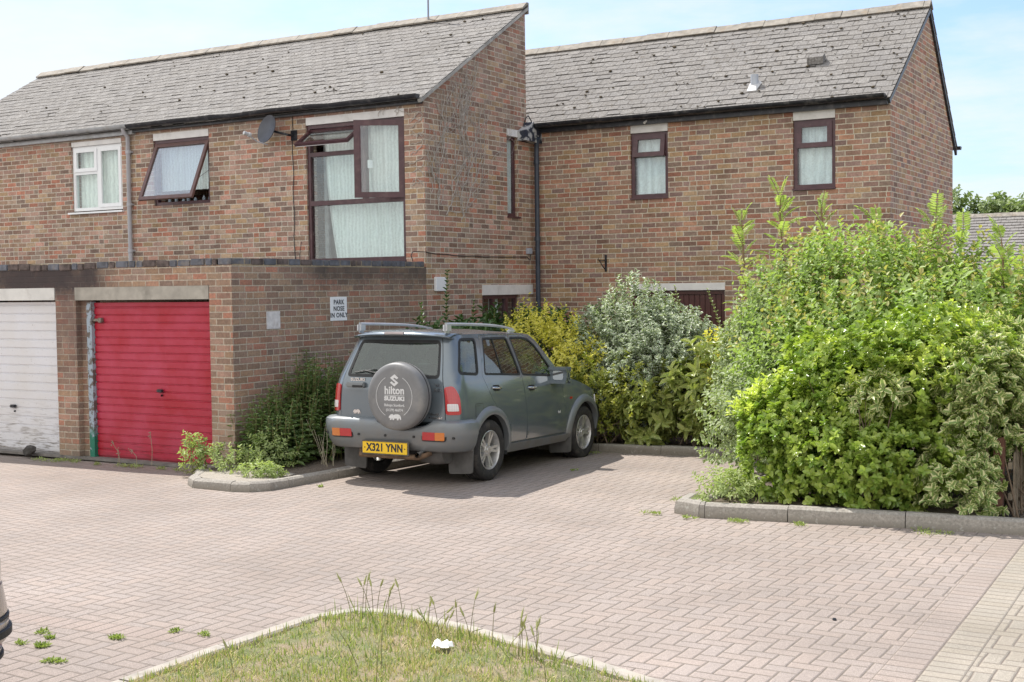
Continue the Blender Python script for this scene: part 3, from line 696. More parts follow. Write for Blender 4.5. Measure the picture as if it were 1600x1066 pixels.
while x < XG-.3:
    e = x+(.122 if x > -14.2 and q.random() < .75 else .235)+q.uniform(-.008, .008); e = min(e, XG-.235)
    mb.cur = 1 if q.random() < (.30 if x < -13 else .22) else 0
    dz = q.uniform(-.010, .003)-(.012*math.sin(x*1.7) if x < -13.2 else 0)
    mb.bbox((x+.005, YG-.012+q.uniform(-.010, .006), 2.495+dz), (e-.005, YG+.20, 2.578+dz), .010); x = e
y = YG-.01
while y < YA-.12:
    e = min(YA-.05, y+q.choice([.235, .235, .12])); mb.cur = 1 if q.random() < .12 else 0
    mb.bbox((XG-.215, y+.003, 2.497), (XG+.012+q.uniform(-.003, .003), e-.003, 2.576+q.uniform(-.003, .003)), .008); y = e
mb.build('coping', [M_BLUE, M_DARKBR, M_MORT], gB, 35)
mb = MB(); mb.box((-16.4, YG-.006, 2.085), (-13.95, YG+.2, 2.249)); mb.build('lintel', M_CONCP, gB)
mb = MB(); mb.box((-13.553, YG-.006, 2.08), (-11.165, YG+.2, 2.249)); mb.build('lintel', M_CONC, gB)
def garage_door(name, x0, x1, z0, z1, y, m, pitch, parent, label):
    """steel up-and-over door with pressed horizontal ribs"""
    prof = []; z = z0
    while z < z1-.01:
        e = min(z1, z+pitch); prof += [(z, .0), (z+.006, .013), (z+.017, .013), (z+.024, .0), (e-.0005, -.003)]; z = e
    mb = MB(); nx = 24; vs, fs = [], []
    for (zz_, d_) in prof:
        for i in range(nx+1):
            x = x0+(x1-x0)*i/nx; vs.append((x, y+d_+.004*math.sin(i*.9+zz_*3)*math.sin(zz_*2.), zz_))
    for j in range(len(prof)-1):
        for i in range(nx): fs.append((j*(nx+1)+i, j*(nx+1)+i+1, (j+1)*(nx+1)+i+1, (j+1)*(nx+1)+i))
    mb.addm(vs, fs); mb.box((x0, y+.03, z0), (x1, y+.06, z1))
    o = mb.build(name, m, parent, 30, fix=False); o['label'] = label; return o
def door_paint(name, c, dirtc, low, chalk):
    m, g, b = mat(name); o = g.obj(); x, y, z = g.sep(o)
    n1 = g.noise(o, 2.2, 5, .6); n2 = g.noise(g.comb(g.mul(x, 5.), y, g.mul(z, 40.)), 1., 4, .6); n3 = g.noise(o, 30., 4, .6)
    col = g.mix(g.mul(g.rng(n1, .35, .7), chalk[1]), (*c, 1), (*chalk[0], 1))
    col = g.mix(g.mul(g.rng(n2, .5, .66), g.mul(g.rng(z, low, 0.), .95)), col, (*dirtc, 1))
    col = g.mix(g.mul(g.rng(n3, .66, .72), .5), col, (*dirtc, 1))
    col = g.mix(g.rng(z, .06, 0., 0, .6), col, (*dirtc, 1))
    g.put(b.inputs['Base Color'], col); b.inputs['Roughness'].default_value = .42; g.put(b.inputs['Normal'], g.bump(n3, .3, .001)); return m
M_RED = door_paint('red_paint', (.36, .008, .024), (.16, .02, .025), .3, ((.46, .05, .10), .85)); M_WHT = door_paint('white_paint', (.66, .66, .69), (.16, .13, .10), .75, ((.60, .57, .53), .5))
dr = garage_door('garage_door', -13.31, -11.15, .0, 2.045, YG+.105, M_RED, .0985, gB, 'red ribbed garage door with small central handle')
mb = MB(); mb.bbox((-12.17, YG+.06, .895), (-12.07, YG+.10, .935), .01); mb.lathe([(.013, 0), (.013, .02)], (-12.10, YG+.105, .855), (0, -1, 0), 10); mb.build('handle', M_BLACK, dr)
mb = MB(); mb.bbox((-13.37, YG+.07, 1.80), (-13.14, YG+.10, 1.835), .006); mb.bbox((-13.2, YG+.055, 1.785), (-13.13, YG+.1, 1.845), .006); mb.build('hasp', simple('rusty_steel', (.22, .19, .16), .6, .6, var=.5, vscale=30), dr)
dw = garage_door('garage_door', -16.35, -13.94, .0, 2.06, YG+.10, M_WHT, .118, gB, 'white ribbed garage door with peeling lower panels')
mb = MB(); mb.bbox((-15.00, YG+.05, .60), (-14.90, YG+.10, .64), .01); mb.lathe([(.012, 0), (.012, .02)], (-14.935, YG+.10, .55), (0, -1, 0), 10); mb.build('handle', M_BLACK, dw)
m_, g, b = mat('flaked_blue_post'); o = g.obj(); x, y, z = g.sep(o); n1 = g.noise(o, 12., 5, .65)
c = g.mix(g.rng(n1, .5, .56), (.30, .36, .42, 1), (.12, .10, .085, 1)); c = g.mix(g.mul(g.rng(z, .42, .28), g.rng(n1, .35, .45)), c, (.015, .16, .10, 1))
g.put(b.inputs['Base Color'], c); b.inputs['Roughness'].default_value = .6
mb = MB(); mb.box((-13.405, YG+.055, 0), (-13.315, YG+.14, 2.06)); mb.build('door_post', m_, gB)
mb = MB(); mb.box((-20.4, YG-.02, -.03), (XG-.02, YG+.2, .004)); mb.build('threshold', simple('threshold', (.17, .155, .14), .9, var=.3), gB)

# ---------------------------------------------------------------- things fixed to the walls
m_sign = simple('sign_white', (.80, .81, .84), .4, var=.04); m_ink = simple('sign_ink', (.02, .022, .03), .6)
sg = thing('sign', 'white PARK NOSE IN ONLY sign on the garage side wall', 'sign', (XG, 13.68, 1.75))
mb = MB(); mb.bbox((XG+.003, 13.50, 1.757), (XG+.012, 13.86, 2.078), .003); mb.build('sign_plate', m_sign, sg)
for i, t in enumerate(('PARK', 'NOSE', 'IN ONLY')):
    text(t, .088, m_ink, (XG+.0135, 13.68, 2.005-.088*i), (0, 1, 0), (0, 0, 1), sg, 'lettering', .0022, .0006, sx=1.0, spacing=1.08)
mb = MB(); mb.bbox((XG+.003, 12.225, 1.69), (XG+.012, 12.485, 1.912), .003)
for yy in (12.245, 12.465):
    for zz_ in (1.71, 1.895): mb.lathe([(.009, 0), (.005, .004), (0, .004)], (XG+.012, yy, zz_), (1, 0, 0), 8)
tag(mb.build('notice_plate', simple('plate_grey', (.60, .58, .58), .6, var=.16, vscale=14, dirt=((.42, .36, .33), 9., .8))), 'blank scuffed pale plate screwed to the garage corner', 'plate')
mb = MB(); mb.bbox((XG+.002, 16.0, 2.135), (XG+.05, 16.275, 2.348), .006); tag(mb.build('meter_box', m_sign), 'plain white box on the gable wall below the cable', 'meter box')
mb = MB(); mb.bbox((XG+.002, 18.80, 2.74), (XG+.06, 18.93, 2.84), .006); tag(mb.build('junction_box', simple('jbox', (.36, .38, .43), .5)), 'small grey junction box beside the blue downpipe', 'box')
q = random.Random(8); pts = [(XG+.03, 15.42, 2.58), (XG+.012, 15.40, 2.66), (XG+.012, 15.44, 2.715)]
for i in range(13): t = i/12; pts.append((XG+.012, 15.5+3.32*t, 2.725-.03*t-.035*math.sin(t*3.1)+q.uniform(-.008, .008)))
pts += [(XG+.02, 18.86, 2.66), (XG+.02, 18.92, 2.64), (XG+.02, 18.93, 2.74)]
mb = MB(); mb.tube(pts, .007, 6); tag(mb.build('cable', M_BLACK), 'thin dark cable looping along the gable wall to the grey box', 'cable')
pts = [(-13.30+.012*math.sin(i*1.7), YA-.012, 4.93-.19*i) for i in range(13)]
mb = MB(); mb.tube(pts, .006, 5); mb.tube([(-13.16, YA-.012, 2.95), (-13.20, YA-.012, 2.75), (-13.2, YA-.012, 2.58)], .004, 5)
mb.tube([(-13.3, YA-.012, 4.62), (-13.27, YA-.03, 4.66)], .005, 5); tag(mb.build('cable', M_BLACK), 'dark aerial cable hanging down beside the big brown window', 'cable')
# satellite dish
ds = thing('satellite_dish', 'grey satellite dish on a wall arm beside the big brown window', 'satellite dish', (-13.27, YA, 4.62))
c0 = Vector((-13.60, YA-.28, 4.73)); ax = Vector((-.24, -.94, .26)).normalized()
mb = MB(); prof = [(.0, -.06), (.10, -.053), (.17, -.03), (.225, 0), (.23, .004), (.227, -.008), (.17, -.04), (.1, -.064), (0, -.07)]; mb.lathe(prof, c0, ax, 36); M_DISH = simple('dish_grey', (.07, .075, .09), .5, var=.2)
mb.build('dish', M_DISH, ds, 60)
mb = MB(); mb.tube([(-13.27, YA, 4.63), (-13.30, YA-.12, 4.63), c0-ax*.07], .019, 10); mb.box((-13.33, YA-.015, 4.55), (-13.21, YA, 4.71)); mb.build('wall_arm', M_BLACK, ds)
tip = c0+ax*.36+Vector((0, -.02, -.20)); mb = MB(); mb.tube([c0+Vector((.02, 0, -.25)), c0+ax*.18+Vector((0, 0, -.26)), tip], .010, 8); mb.build('feed_arm', M_PIPEG, ds)
mb = MB(); mb.lathe([(0, -.06), (.028, -.06), (.028, .03), (.038, .03), (.038, .06), (0, .06)], tip, -ax, 12); mb.build('receiver', simple('lnb', (.45, .45, .45), .5), ds, 50)
# wrought iron basket bracket
mb = MB(); x = -9.43; mb.box((x-.018, YB-.012, 2.42), (x+.018, YB-.002, 2.70)); mb.tube([(x, YB-.01, 2.60), (x-.02, YB-.22, 2.60)], .009, 6); mb.tube([(x, YB-.012, 2.44), (x-.012, YB-.12, 2.52), (x-.02, YB-.2, 2.6)], .008, 6)
mb.tube([(x-.02, YB-.22, 2.60), (x-.021, YB-.25, 2.615), (x-.02, YB-.25, 2.64)], .007, 6); tag(mb.build('basket_bracket', M_BLACK), 'black iron hanging basket bracket on the back house wall', 'bracket')
# ---------------------------------------------------------------- kerbs, beds, grass island
def kerb(name, path, h, wd, side, m, stone=.9, z0=-.06, gap=.008, cham=.03, seed=1):
    """kerb stones along a polyline; side=+1 puts the width to the left of the path"""
    q = random.Random(seed); P = [Vector((p[0], p[1])) for p in path]; mb = MB()
    def off(i, dist):
        t0 = (P[i]-P[i-1]).normalized() if i > 0 else None; t1 = (P[i+1]-P[i]).normalized() if i < len(P)-1 else None
        n0 = Vector((-t0.y, t0.x)) if t0 else None; n1 = Vector((-t1.y, t1.x)) if t1 else None
        if n0 is None: n = n1
        elif n1 is None: n = n0
        else: n = (n0+n1).normalized(); n = n/max(.5, n.dot(n0))
        return P[i]+n*side*dist
    pts = [(P[i], off(i, wd)) for i in range(len(P))]
    segs = []
    for i in range(len(P)-1):
        L = (P[i+1]-P[i]).length; k = max(1, round(L/stone)) if L > .5 else 1
        for j in range(k):
            a0, a1 = pts[i][0].lerp(pts[i+1][0], j/k), pts[i][1].lerp(pts[i+1][1], j/k); b0, b1 = pts[i][0].lerp(pts[i+1][0], (j+1)/k), pts[i][1].lerp(pts[i+1][1], (j+1)/k)
            segs.append((a0, a1, b0, b1, (j == 0 and i > 0 and L < .5)))
    for a0, a1, b0, b1, short in segs:
        t = (b0-a0); L = t.length; t = t/L; gp = gap*.5 if L > .3 else .001
        dz = q.uniform(-.006, .006); dz2 = q.uniform(-.005, .005); a0, a1, b0, b1 = a0+t*gp, a1+t*gp, b0-t*gp, b1-t*gp; vs = []
        for (o_, i_, e) in ((a0, a1, dz), (b0, b1, dz2)):
            gzz = gz(o_.x, o_.y); n = (i_-o_)/max(1e-6, (i_-o_).length)
            prof = [(0, z0), (0.004, h-cham*1.6), (cham*.35, h-cham*.45), (cham, h), (wd-.012, h), (wd, h-.012), (wd, z0)]
            for (d_, zz_) in prof:
                p = o_+n*d_*((i_-o_).length/wd); vs.append((p.x, p.y, zz_+e+gzz))
        k = 7; fs = [tuple(range(k)), tuple(range(k, 2*k))[::-1]]+[(i, k+i, k+(i+1) % k, (i+1) % k) for i in range(k)]
        mb.addm(vs, fs)
    o = mb.build(name, m, None, 28); return tag(o, kind='structure')
def bed(name, poly, z, m, bumpy=.02, step=.22, seed=1, edge=0.):
    V, T = tri2d(poly, [], step); q = random.Random(seed); pl_ = subdiv(poly, step)
    n = len(pl_)
    vs = [(x, y, z+gz(x, y)+(q.uniform(-bumpy, bumpy) if i >= n else edge)) for i, (x, y) in enumerate(V)]
    me = bpy.data.meshes.new(name); me.from_pydata(vs, [], T); me.update()
    bm = bmesh.new(); bm.from_mesh(me); bmesh.ops.recalc_face_normals(bm, faces=bm.faces)
    if sum(f.normal.z for f in bm.faces) < 0: bmesh.ops.reverse_faces(bm, faces=bm.faces)
    bm.to_mesh(me); bm.free(); return tag(link(name, me, m, None, 180), kind='structure')
m_, g, b = mat('bed_soil'); o = g.obj(); n1 = g.noise(o, 9., 6, .65); n2 = g.noise(o, 70., 4, .7)
g.put(b.inputs['Base Color'], g.mix(g.rng(n2, .52, .66), g.mix(n1, (.075, .055, .040, 1), (.17, .13, .095, 1)), (.30, .25, .19, 1))); b.inputs['Roughness'].default_value = .95
g.put(b.inputs['Normal'], g.bump(g.add(n1, n2), .9, .02)); M_SOIL = m_
m_, g, b = mat('sandy_ground'); o = g.obj(); n1 = g.noise(o, 5., 6, .65); n2 = g.noise(o, 90., 4, .7)
g.put(b.inputs['Base Color'], g.mix(1, g.mix(n1, (.30, .26, .21, 1), (.45, .41, .35, 1)), g.ramp(n2, [(.3, (.7,)*3), (.7, (1.25,)*3)]), 'MULTIPLY')); b.inputs['Roughness'].default_value = .95
g.put(b.inputs['Normal'], g.bump(g.add(n1, n2), .9, .015)); M_SAND = m_
m_, g, b = mat('dry_turf'); o = g.obj(); n1 = g.noise(o, 3.2, 6, .65); n2 = g.noise(o, 60., 4, .7)
g.put(b.inputs['Base Color'], g.mix(1, g.mix(g.rng(n1, .40, .60), (.33, .255, .165, 1), (.17, .19, .075, 1)), g.ramp(n2, [(.3, (.6,)*3), (.7, (1.3,)*3)]), 'MULTIPLY')); b.inputs['Roughness'].default_value = .95
g.put(b.inputs['Normal'], g.bump(g.add(n1, n2), .9, .02)); M_TURF = m_

kl = [(-11.14, 11.30), (-10.60, 10.72), (-10.42, 10.44), (-10.20, 10.29), (-9.62, 10.27), (-9.40, 10.34), (-9.26, 10.52), (-9.22, 10.78), (-9.18, 11.6), (-9.13, 13.0), (-9.10, 15.02), (-9.0, 15.2)]
kerb('kerb', kl, .105, .125, 1, M_KERB, .9, cham=.045, seed=3)
kerb('kerb', [(-9.0, 15.2), (-8.6, 15.28), (-5.0, 15.42), (-4.75, 15.30), (-4.66, 14.9), (-4.66, 12.0), (-4.70, 11.62)], .11, .125, 1, M_KERB, .9, cham=.03, seed=4)
kerb('kerb', [(-4.885, 11.60), (-4.83, 11.20), (-4.53, 11.085), (-4.48, 11.10), (-3.72, 11.22), (-2.70, 11.365), (-1.60, 11.52), (-.4, 11.7)], .135, .13, 1, M_KERB, .93, cham=.05, seed=5)
bed('soil', [(-11.1, 11.3), (-10.55, 10.75), (-10.36, 10.5), (-10.18, 10.40), (-9.62, 10.38), (-9.45, 10.46), (-9.36, 10.6), (-9.33, 10.8), (-9.28, 11.6), (-9.23, 13), (-9.2, 15.1), (-8.6, 15.39), (-5.0, 15.53), (-4.6, 15.3), (-4.55, 14.9), (-4.55, 11.7), (-4.7, 11.5), (-4.65, 11.25), (-4.48, 11.22), (-2.7, 11.48), (-1.95, 11.6), (-1.95, 19.0), (-4.7, 19.3), (-4.7, 19.1), (-10.77, 19.1), (-10.77, 11.55), (-11.1, 11.55)], .085, M_SOIL, .018, .3, 2)
bed('ground_patch', [(-11.0, 11.32), (-10.5, 10.75), (-10.33, 10.52), (-10.16, 10.42), (-9.62, 10.40), (-9.47, 10.48), (-9.40, 10.62), (-9.4, 11.1), (-9.9, 11.35), (-10.7, 11.5)], .099, M_SAND, .008, .15, 3)
# grass island with flat concrete edging
M_EDGE = simple('edging_concrete', (.37, .335, .285), .9, var=.2, vscale=8, bump=.006, bscale=90, dirt=((.30, .26, .2), 4., .7))
isl = [(-5.50, 2.6), (-5.455, 4.9), (-5.44, 5.66), (-5.40, 6.52), (-5.23, 6.79), (-4.93, 6.885), (-4.20, 6.735), (-3.40, 6.50), (-2.72, 6.27), (-1.9, 5.98), (-1.0, 5.2), (-.8, 2.6)]
kerb('edging', isl[::-1], .035, .105, 1, M_EDGE, .92, z0=-.08, gap=.012, cham=.010, seed=6)
inn = [(-5.385, 2.6), (-5.345, 4.9), (-5.33, 5.66), (-5.295, 6.47), (-5.17, 6.69), (-4.93, 6.77), (-4.22, 6.625), (-3.44, 6.39), (-2.76, 6.17), (-1.98, 5.89), (-1.1, 5.15), (-.9, 2.6)]
tf = bed('turf', inn, .035, M_TURF, .014, .09, 5, -.07)

# ---------------------------------------------------------------- leaves
def leaf_mat(name, c0, c1, rough=.45, margin=None, mw=.55, trans=.35, spec=.45, spots=None, tip=None, veinc=None):
    """leaf colour varies from leaf to leaf; UV.x runs across the blade, UV.y along it"""
    m = bpy.data.materials.new(name); m.use_nodes = True; nt = m.node_tree; g = NT(nt); b = nt.nodes['Principled BSDF']; out = nt.nodes['Material Output']
    at = g.new('ShaderNodeAttribute'); at.attribute_name = 'rv'; r_ = at.outputs['Fac']
    col = g.mix(r_, (*c0, 1), (*c1, 1))
    uv = g.new('ShaderNodeUVMap'); ux, uy, _ = g.sep(uv.outputs[0])
    ax = g.m('ABSOLUTE', ux)
    if margin is not None:
        nn = g.mul(g.sub(g.noise(g.obj(), 70., 2), .5), .35)
        col = g.mix(g.rng(g.add(g.mx(ax, g.mul(g.sub(uy, .72), 3.0)), nn), mw, mw+.12), col, (*margin, 1))
    if spots is not None:
        col = g.mix(g.rng(g.noise(g.obj(), 75., 2, .6), .52, .60), col, (*spots, 1))
    if tip is not None:
        t2 = g.new('ShaderNodeAttribute'); t2.attribute_name = 'tip'; col = g.mix(t2.outputs['Fac'], col, (*tip, 1))
    col = g.mix(g.rng(ax, .10, .0, 0., .25), col, (.45, .5, .25, 1))
    g.put(b.inputs['Base Color'], col); b.inputs['Roughness'].default_value = rough; b.inputs['Specular IOR Level'].default_value = spec
    tl = g.new('ShaderNodeBsdfTranslucent'); g.put(tl.inputs[0], g.mix(1, col, (1.1, 1.25, .55, 1), 'MULTIPLY'))
    ms = g.new('ShaderNodeMixShader'); ms.inputs[0].default_value = trans
    g.put(ms.inputs[1], b.outputs[0]); g.put(ms.inputs[2], tl.outputs[0]); g.put(out.inputs[0], ms.outputs[0]); return m
def leaf_mesh(name, pos, dirs, nrm, length, width, m, parent, rv=None, tipv=None, fold=.25, bend=.15, wide=.45):
    """one folded six-point blade per row; numpy arrays (n,3)"""
    n = len(pos); rng_ = np.random.default_rng(n)
    d = dirs/np.linalg.norm(dirs, axis=1, keepdims=True)
    s = np.cross(d, nrm); s /= np.maximum(1e-6, np.linalg.norm(s, axis=1, keepdims=True)); u = np.cross(s, d)
    L = np.asarray(length).reshape(-1, 1)*np.ones((n, 1)); Wd = np.asarray(width).reshape(-1, 1)*np.ones((n, 1))*.5
    P = np.empty((n, 6, 3))
    P[:, 0] = pos
    m1 = pos+d*L*(wide-.17)+u*L*bend*.35; m2 = pos+d*L*(wide+.25)+u*L*bend*.25
    up = u*Wd*fold*2
    P[:, 1] = m1-s*Wd+up; P[:, 2] = m2-s*Wd*.82+up*.8; P[:, 3] = pos+d*L-u*L*bend*.35; P[:, 4] = m2+s*Wd*.82+up*.8; P[:, 5] = m1+s*Wd+up
    me = bpy.data.meshes.new(name)
    me.vertices.add(n*6); me.vertices.foreach_set('co', P.reshape(-1))
    base = np.arange(n)[:, None]*6
    li = np.concatenate([base+np.array([[0, 3, 2, 1]]), base+np.array([[0, 5, 4, 3]])], axis=1).reshape(-1)
    me.loops.add(n*8); me.loops.foreach_set('vertex_index', li.astype(np.int32))
    me.polygons.add(n*2); me.polygons.foreach_set('loop_start', (np.arange(n*2)*4).astype(np.int32))
    try: me.polygons.foreach_set('loop_total', np.full(n*2, 4, np.int32))
    except Exception: pass
    uvl = me.uv_layers.new(name='UVMap')
    uv1 = np.array([[0, 0], [0, 1], [-.82, .7], [-1, .28], [0, 0], [1, .28], [.82, .7], [0, 1]], float)
    uvl.data.foreach_set('uv', np.tile(uv1, (n, 1)).reshape(-1))
    rv = rng_.random(n) if rv is None else rv
    a = me.attributes.new('rv', 'FLOAT', 'POINT'); a.data.foreach_set('value', np.repeat(np.clip(rv, 0, 1), 6).astype(np.float32))
    if tipv is not None:
        a = me.attributes.new('tip', 'FLOAT', 'POINT'); a.data.foreach_set('value', np.repeat(np.clip(tipv, 0, 1), 6).astype(np.float32))
    me.update(); me.validate()
    return link(name, me, m, parent)
def unit(v): return v/np.maximum(1e-9, np.linalg.norm(v, axis=-1, keepdims=True))
def anchors(blobs, n, rng_, rmin=.72, rmax=1.06, zmin=.1, lump=.16):
    """points near the skin of a union of ellipsoids, with outward directions"""
    B = np.array(blobs, float); wt = (B[:, 3]*B[:, 4]+B[:, 4]*B[:, 5]+B[:, 3]*B[:, 5]); wt /= wt.sum(); P, D = [], []
    ph = rng_.random((6, 3))*6.28; fr = rng_.normal(size=(6, 3))*3.2
    while sum(len(p) for p in P) < n:
        k = rng_.choice(len(B), size=n, p=wt); v = unit(rng_.normal(size=(n, 3)))
        r_ = rng_.random((n, 1))**.45*(rmax-rmin)+rmin
        c = B[k, :3]; e = B[k, 3:]
        lu = np.zeros(n)
        p0 = c+v*e
        for i in range(6): lu += np.sin(p0@fr[i]+ph[i, 0])
        p = c+v*e*r_*(1+lump*lu[:, None]/2.2)
        ok = p[:, 2] > zmin
        for b_ in B:
            q_ = np.linalg.norm((p-b_[:3])/b_[3:], axis=1); ok &= q_ > rmin*.86
        P.append(p[ok]); D.append(unit(v/e)[ok])
    return np.concatenate(P)[:n], np.concatenate(D)[:n]
def twigs(P, D, rng_, per, tl, leaf, lw, spread=.9, up=.35, jl=.25, whorl=False, droop=0.):
    """leaves set along short twigs at each anchor"""
    n = len(P); td = unit(D+np.array([0, 0, up])+rng_.normal(size=(n, 3))*.35)
    t = np.tile(np.linspace(0.15, 1, per), (n, 1))+rng_.normal(size=(n, per))*.05
    if whorl: t = .55+.45*t
    pos = P[:, None, :]+td[:, None, :]*(t*tl)[..., None]
    a = (np.arange(per)*2.4)[None, :]+rng_.random((n, 1))*6.28+rng_.normal(size=(n, per))*.3
    s = unit(np.cross(td, rng_.normal(size=(n, 3)))); b_ = np.cross(td, s)
    rad = s[:, None, :]*np.cos(a)[..., None]+b_[:, None, :]*np.sin(a)[..., None]
    ld = unit(td[:, None, :]*(1.15-spread*(1.1-t*.55)[..., None])+rad*spread+np.array([0, 0, -droop]))
    nn = unit(td[:, None, :]-ld*.2+np.array([0, 0, .35])+rng_.normal(size=(n, per, 3))*.22)
    L = leaf*(1+rng_.normal(size=(n, per))*jl).clip(.45, 1.6)
    return pos.reshape(-1, 3), ld.reshape(-1, 3), nn.reshape(-1, 3), L.reshape(-1), (L*lw).reshape(-1), np.repeat(np.arange(n), per), t.reshape(-1), td
M_STEM = simple('woody_stem', (.16, .115, .08), .9, var=.3, vscale=20)
M_GSTEM = simple('green_stem', (.17, .16, .06), .7, var=.3, vscale=20)
def stems(base, tips, parent, r0=.012, m=None, rng_=None, name='stem', bow=.2, n=5):
    mb = MB()
    for t in tips:
        b0 = Vector(base[0])+Vector((rng_.normal()*base[1], rng_.normal()*base[1], 0)); b0.z = base[0][2]
        t = Vector(t); mid = b0.lerp(t, .5)+Vector((rng_.normal()*bow*.3, rng_.normal()*bow*.3, bow*.3*(t-b0).length)); pts = []
        for i in range(n): k = i/(n-1); pts.append(b0*(1-k)**2+mid*2*k*(1-k)+t*k*k)
        mb.tube(pts, [r0*(1-.75*i/(n-1)) for i in range(n)], 5, False)
    return mb.build(name, m or M_STEM, parent, fix=False)
def bush(name, label, cat, blobs, n, per, tl, leaf, lw, m, seed, spread=.9, up=.35, zmin=.12, rmin=.70, whorl=False, lump=.16, core=.25, nst=26, group=None, droop=0., fold=.25, bend=.15, tipc=False, wide=.45, stemm=None, rmax=1.06):
    rng_ = np.random.default_rng(seed); B = np.array(blobs, float)
    c = B[:, :3].mean(0); root = thing(name, label, cat, (float(c[0]), float(c[1]), .08), group=group)
    P, D = anchors(blobs, n, rng_, rmin, rmax, zmin, lump)
    k = int(n*core)
    if k:
        P2, D2 = anchors([list(b[:3])+[b[3]*.68, b[4]*.68, b[5]*.72] for b in blobs], k, rng_, .45, 1., zmin, .1); P = np.concatenate([P, P2]); D = np.concatenate([D, D2])
    pos, ld, nn, L, Wd, idx, t, td = twigs(P, D, rng_, per, tl, leaf, lw, spread, up, .22, whorl, droop)
    tv = rng_.random(len(P)); rv = .55*tv[idx]+.45*rng_.random(len(pos))
    tip = None
    if tipc: tip = ((t-.55)/.4)*(rng_.random(len(P)) < .45)[idx]*((D[:, 2] > .05)[idx])
    leaf_mesh('foliage', pos, ld, nn, L, Wd, m, root, rv, tip, fold, bend, wide)
    if nst:
        ids = rng_.choice(len(P), nst, replace=False); stems((Vector((float(c[0]), float(c[1]), .05)), .5*float(B[:, 3].mean())), P[ids], root, .011, stemm, rng_)
    return root
# --- plant leaf materials
L_NETT = leaf_mat('nettle_leaf', (.105, .17, .07), (.24, .32, .125), .6, trans=.25, spec=.3)
L_WEED = leaf_mat('weed_leaf', (.27, .35, .13), (.48, .53, .25), .6, trans=.35)
L_LAUR = leaf_mat('laurel_leaf', (0.041, 0.095, 0.03), (0.101, 0.169, 0.047), .35, trans=.25)
L_GOLD = leaf_mat('golden_privet_leaf', (.66, .60, .09), (.85, .76, .20), .5, trans=.35)
L_PRIV = leaf_mat('privet_leaf', (0.169, 0.221, 0.039), (0.442, 0.429, 0.078), .5, trans=.35)
L_SILV = leaf_mat('silvery_leaf', (.16, .23, .12), (.32, .38, .23), .55, margin=(.70, .72, .62), mw=.48, trans=.2)
L_SILV2 = leaf_mat('pale_dogwood_leaf', (0.195, 0.273, 0.117), (0.351, 0.416, 0.195), .55, margin=(.62, .64, .48), mw=.60, trans=.3)
L_AUC = leaf_mat('spotted_laurel_leaf', (.20, .28, .06), (.38, .43, .13), .32, spots=(.50, .48, .17), trans=.25)
L_DOGW = leaf_mat('dogwood_leaf', (.24, .36, .10), (.42, .50, .19), .5, trans=.4, tip=(.46, .40, .16))
L_ELDER = leaf_mat('pinnate_leaf', (.34, .45, .11), (.52, .58, .24), .5, trans=.45)
L_EUON = leaf_mat('euonymus_leaf', (.17, .29, .045), (.46, .54, .11), 0.33, trans=.3, spec=.55)
L_EUONY = leaf_mat('euonymus_young_leaf', (.50, .58, .12), (.62, .66, .2), .3, trans=.4, spec=.5)
L_VAR = leaf_mat('variegated_euonymus_leaf', (.19, .29, .08), (.28, .37, .11), .32, margin=(.70, .68, .38), mw=.46, trans=.3)
L_TREE = leaf_mat('tree_leaf', (.20, .27, .13), (.32, .38, .18), .6, trans=.3)

def nettles():
    rng_ = np.random.default_rng(11); root = thing('nettle_clump', 'dark green nettle clump against the garage side wall behind the car', 'nettles', (-10.3, 12.6, .08)); pos, ld, nn, L, rv = [], [], [], [], []; mb = MB()
    for i in range(380):
        y = 11.62+2.3*rng_.random()**1.2; x = -10.68+abs(rng_.normal())*.36; x = min(x, -9.50)
        h = (.62+.56*min(1, (y-11.6)/1.0))*rng_.uniform(.55, 1.12)*(1-.42*(x+10.66)); b0 = Vector((x, y, .06)); t = b0+Vector((rng_.normal()*.09+.05, rng_.normal()*.10-.03, h)); mid = b0.lerp(t, .5)+Vector((rng_.normal()*.03, rng_.normal()*.03, 0)); N_ = max(6, int(h/.062)); pts = []; sv = rng_.random()
        for j in range(N_+1):
            k = j/N_; p = b0*(1-k)**2+mid*2*k*(1-k)+t*k*k; pts.append(p)
            if k < .12: continue
            for c_ in range(2):
                a = j*1.57+c_*3.1416+sv*6+rng_.normal()*.25; s_ = Vector((math.cos(a), math.sin(a), 0)); sz_ = .135*(1.05-.72*k**1.6)*rng_.uniform(.75, 1.2); pos.append((p+s_*.02)[:]); ld.append((s_+Vector((0, 0, .30-.50*(1-k))))[:]); nn.append((Vector((0, 0, 1))+s_*.4)[:]); L.append(sz_); rv.append(.5*sv+.35*rng_.random()+.25*k)
        mb.tube(pts[::max(1, N_//4)]+[pts[-1]], .004, 4, False)
        for j in range(3): pos.append(t[:]); a = rng_.random()*6.28; ld.append((math.cos(a)*.6, math.sin(a)*.6, .8)); nn.append((0, 0, 1)); L.append(.03); rv.append(1.)
    L = np.array(L); leaf_mesh('foliage', np.array(pos), np.array(ld), np.array(nn), L, L*.66, L_NETT, root, np.array(rv), None, .2, .18, .38); mb.build('stem', M_GSTEM, root, fix=False)
nettles()
bush('weed', 'pale leafy weeds spilling over the sunny kerb corner before the red door', 'weeds',
     [(-10.5, 11.12, .18, .26, .19, .12), (-10.2, 11.05, .15, .24, .22, .14), (-10.15, 11.45, .22, .22, .2, .20)], 170, 8, .11, .042, .42, L_WEED, 12, .9, .7, .09, .3, lump=.3, core=.2, nst=16, stemm=M_GSTEM)
bush('weed', 'upright pale weed at the far left end of the kerbed corner', 'weeds', [(-10.84, 11.0, .24, .10, .10, .26)], 40, 8, .10, .050, .4, L_WEED, 13, .9, .8, .05, .2, lump=.3, core=.3, nst=8, stemm=M_GSTEM)
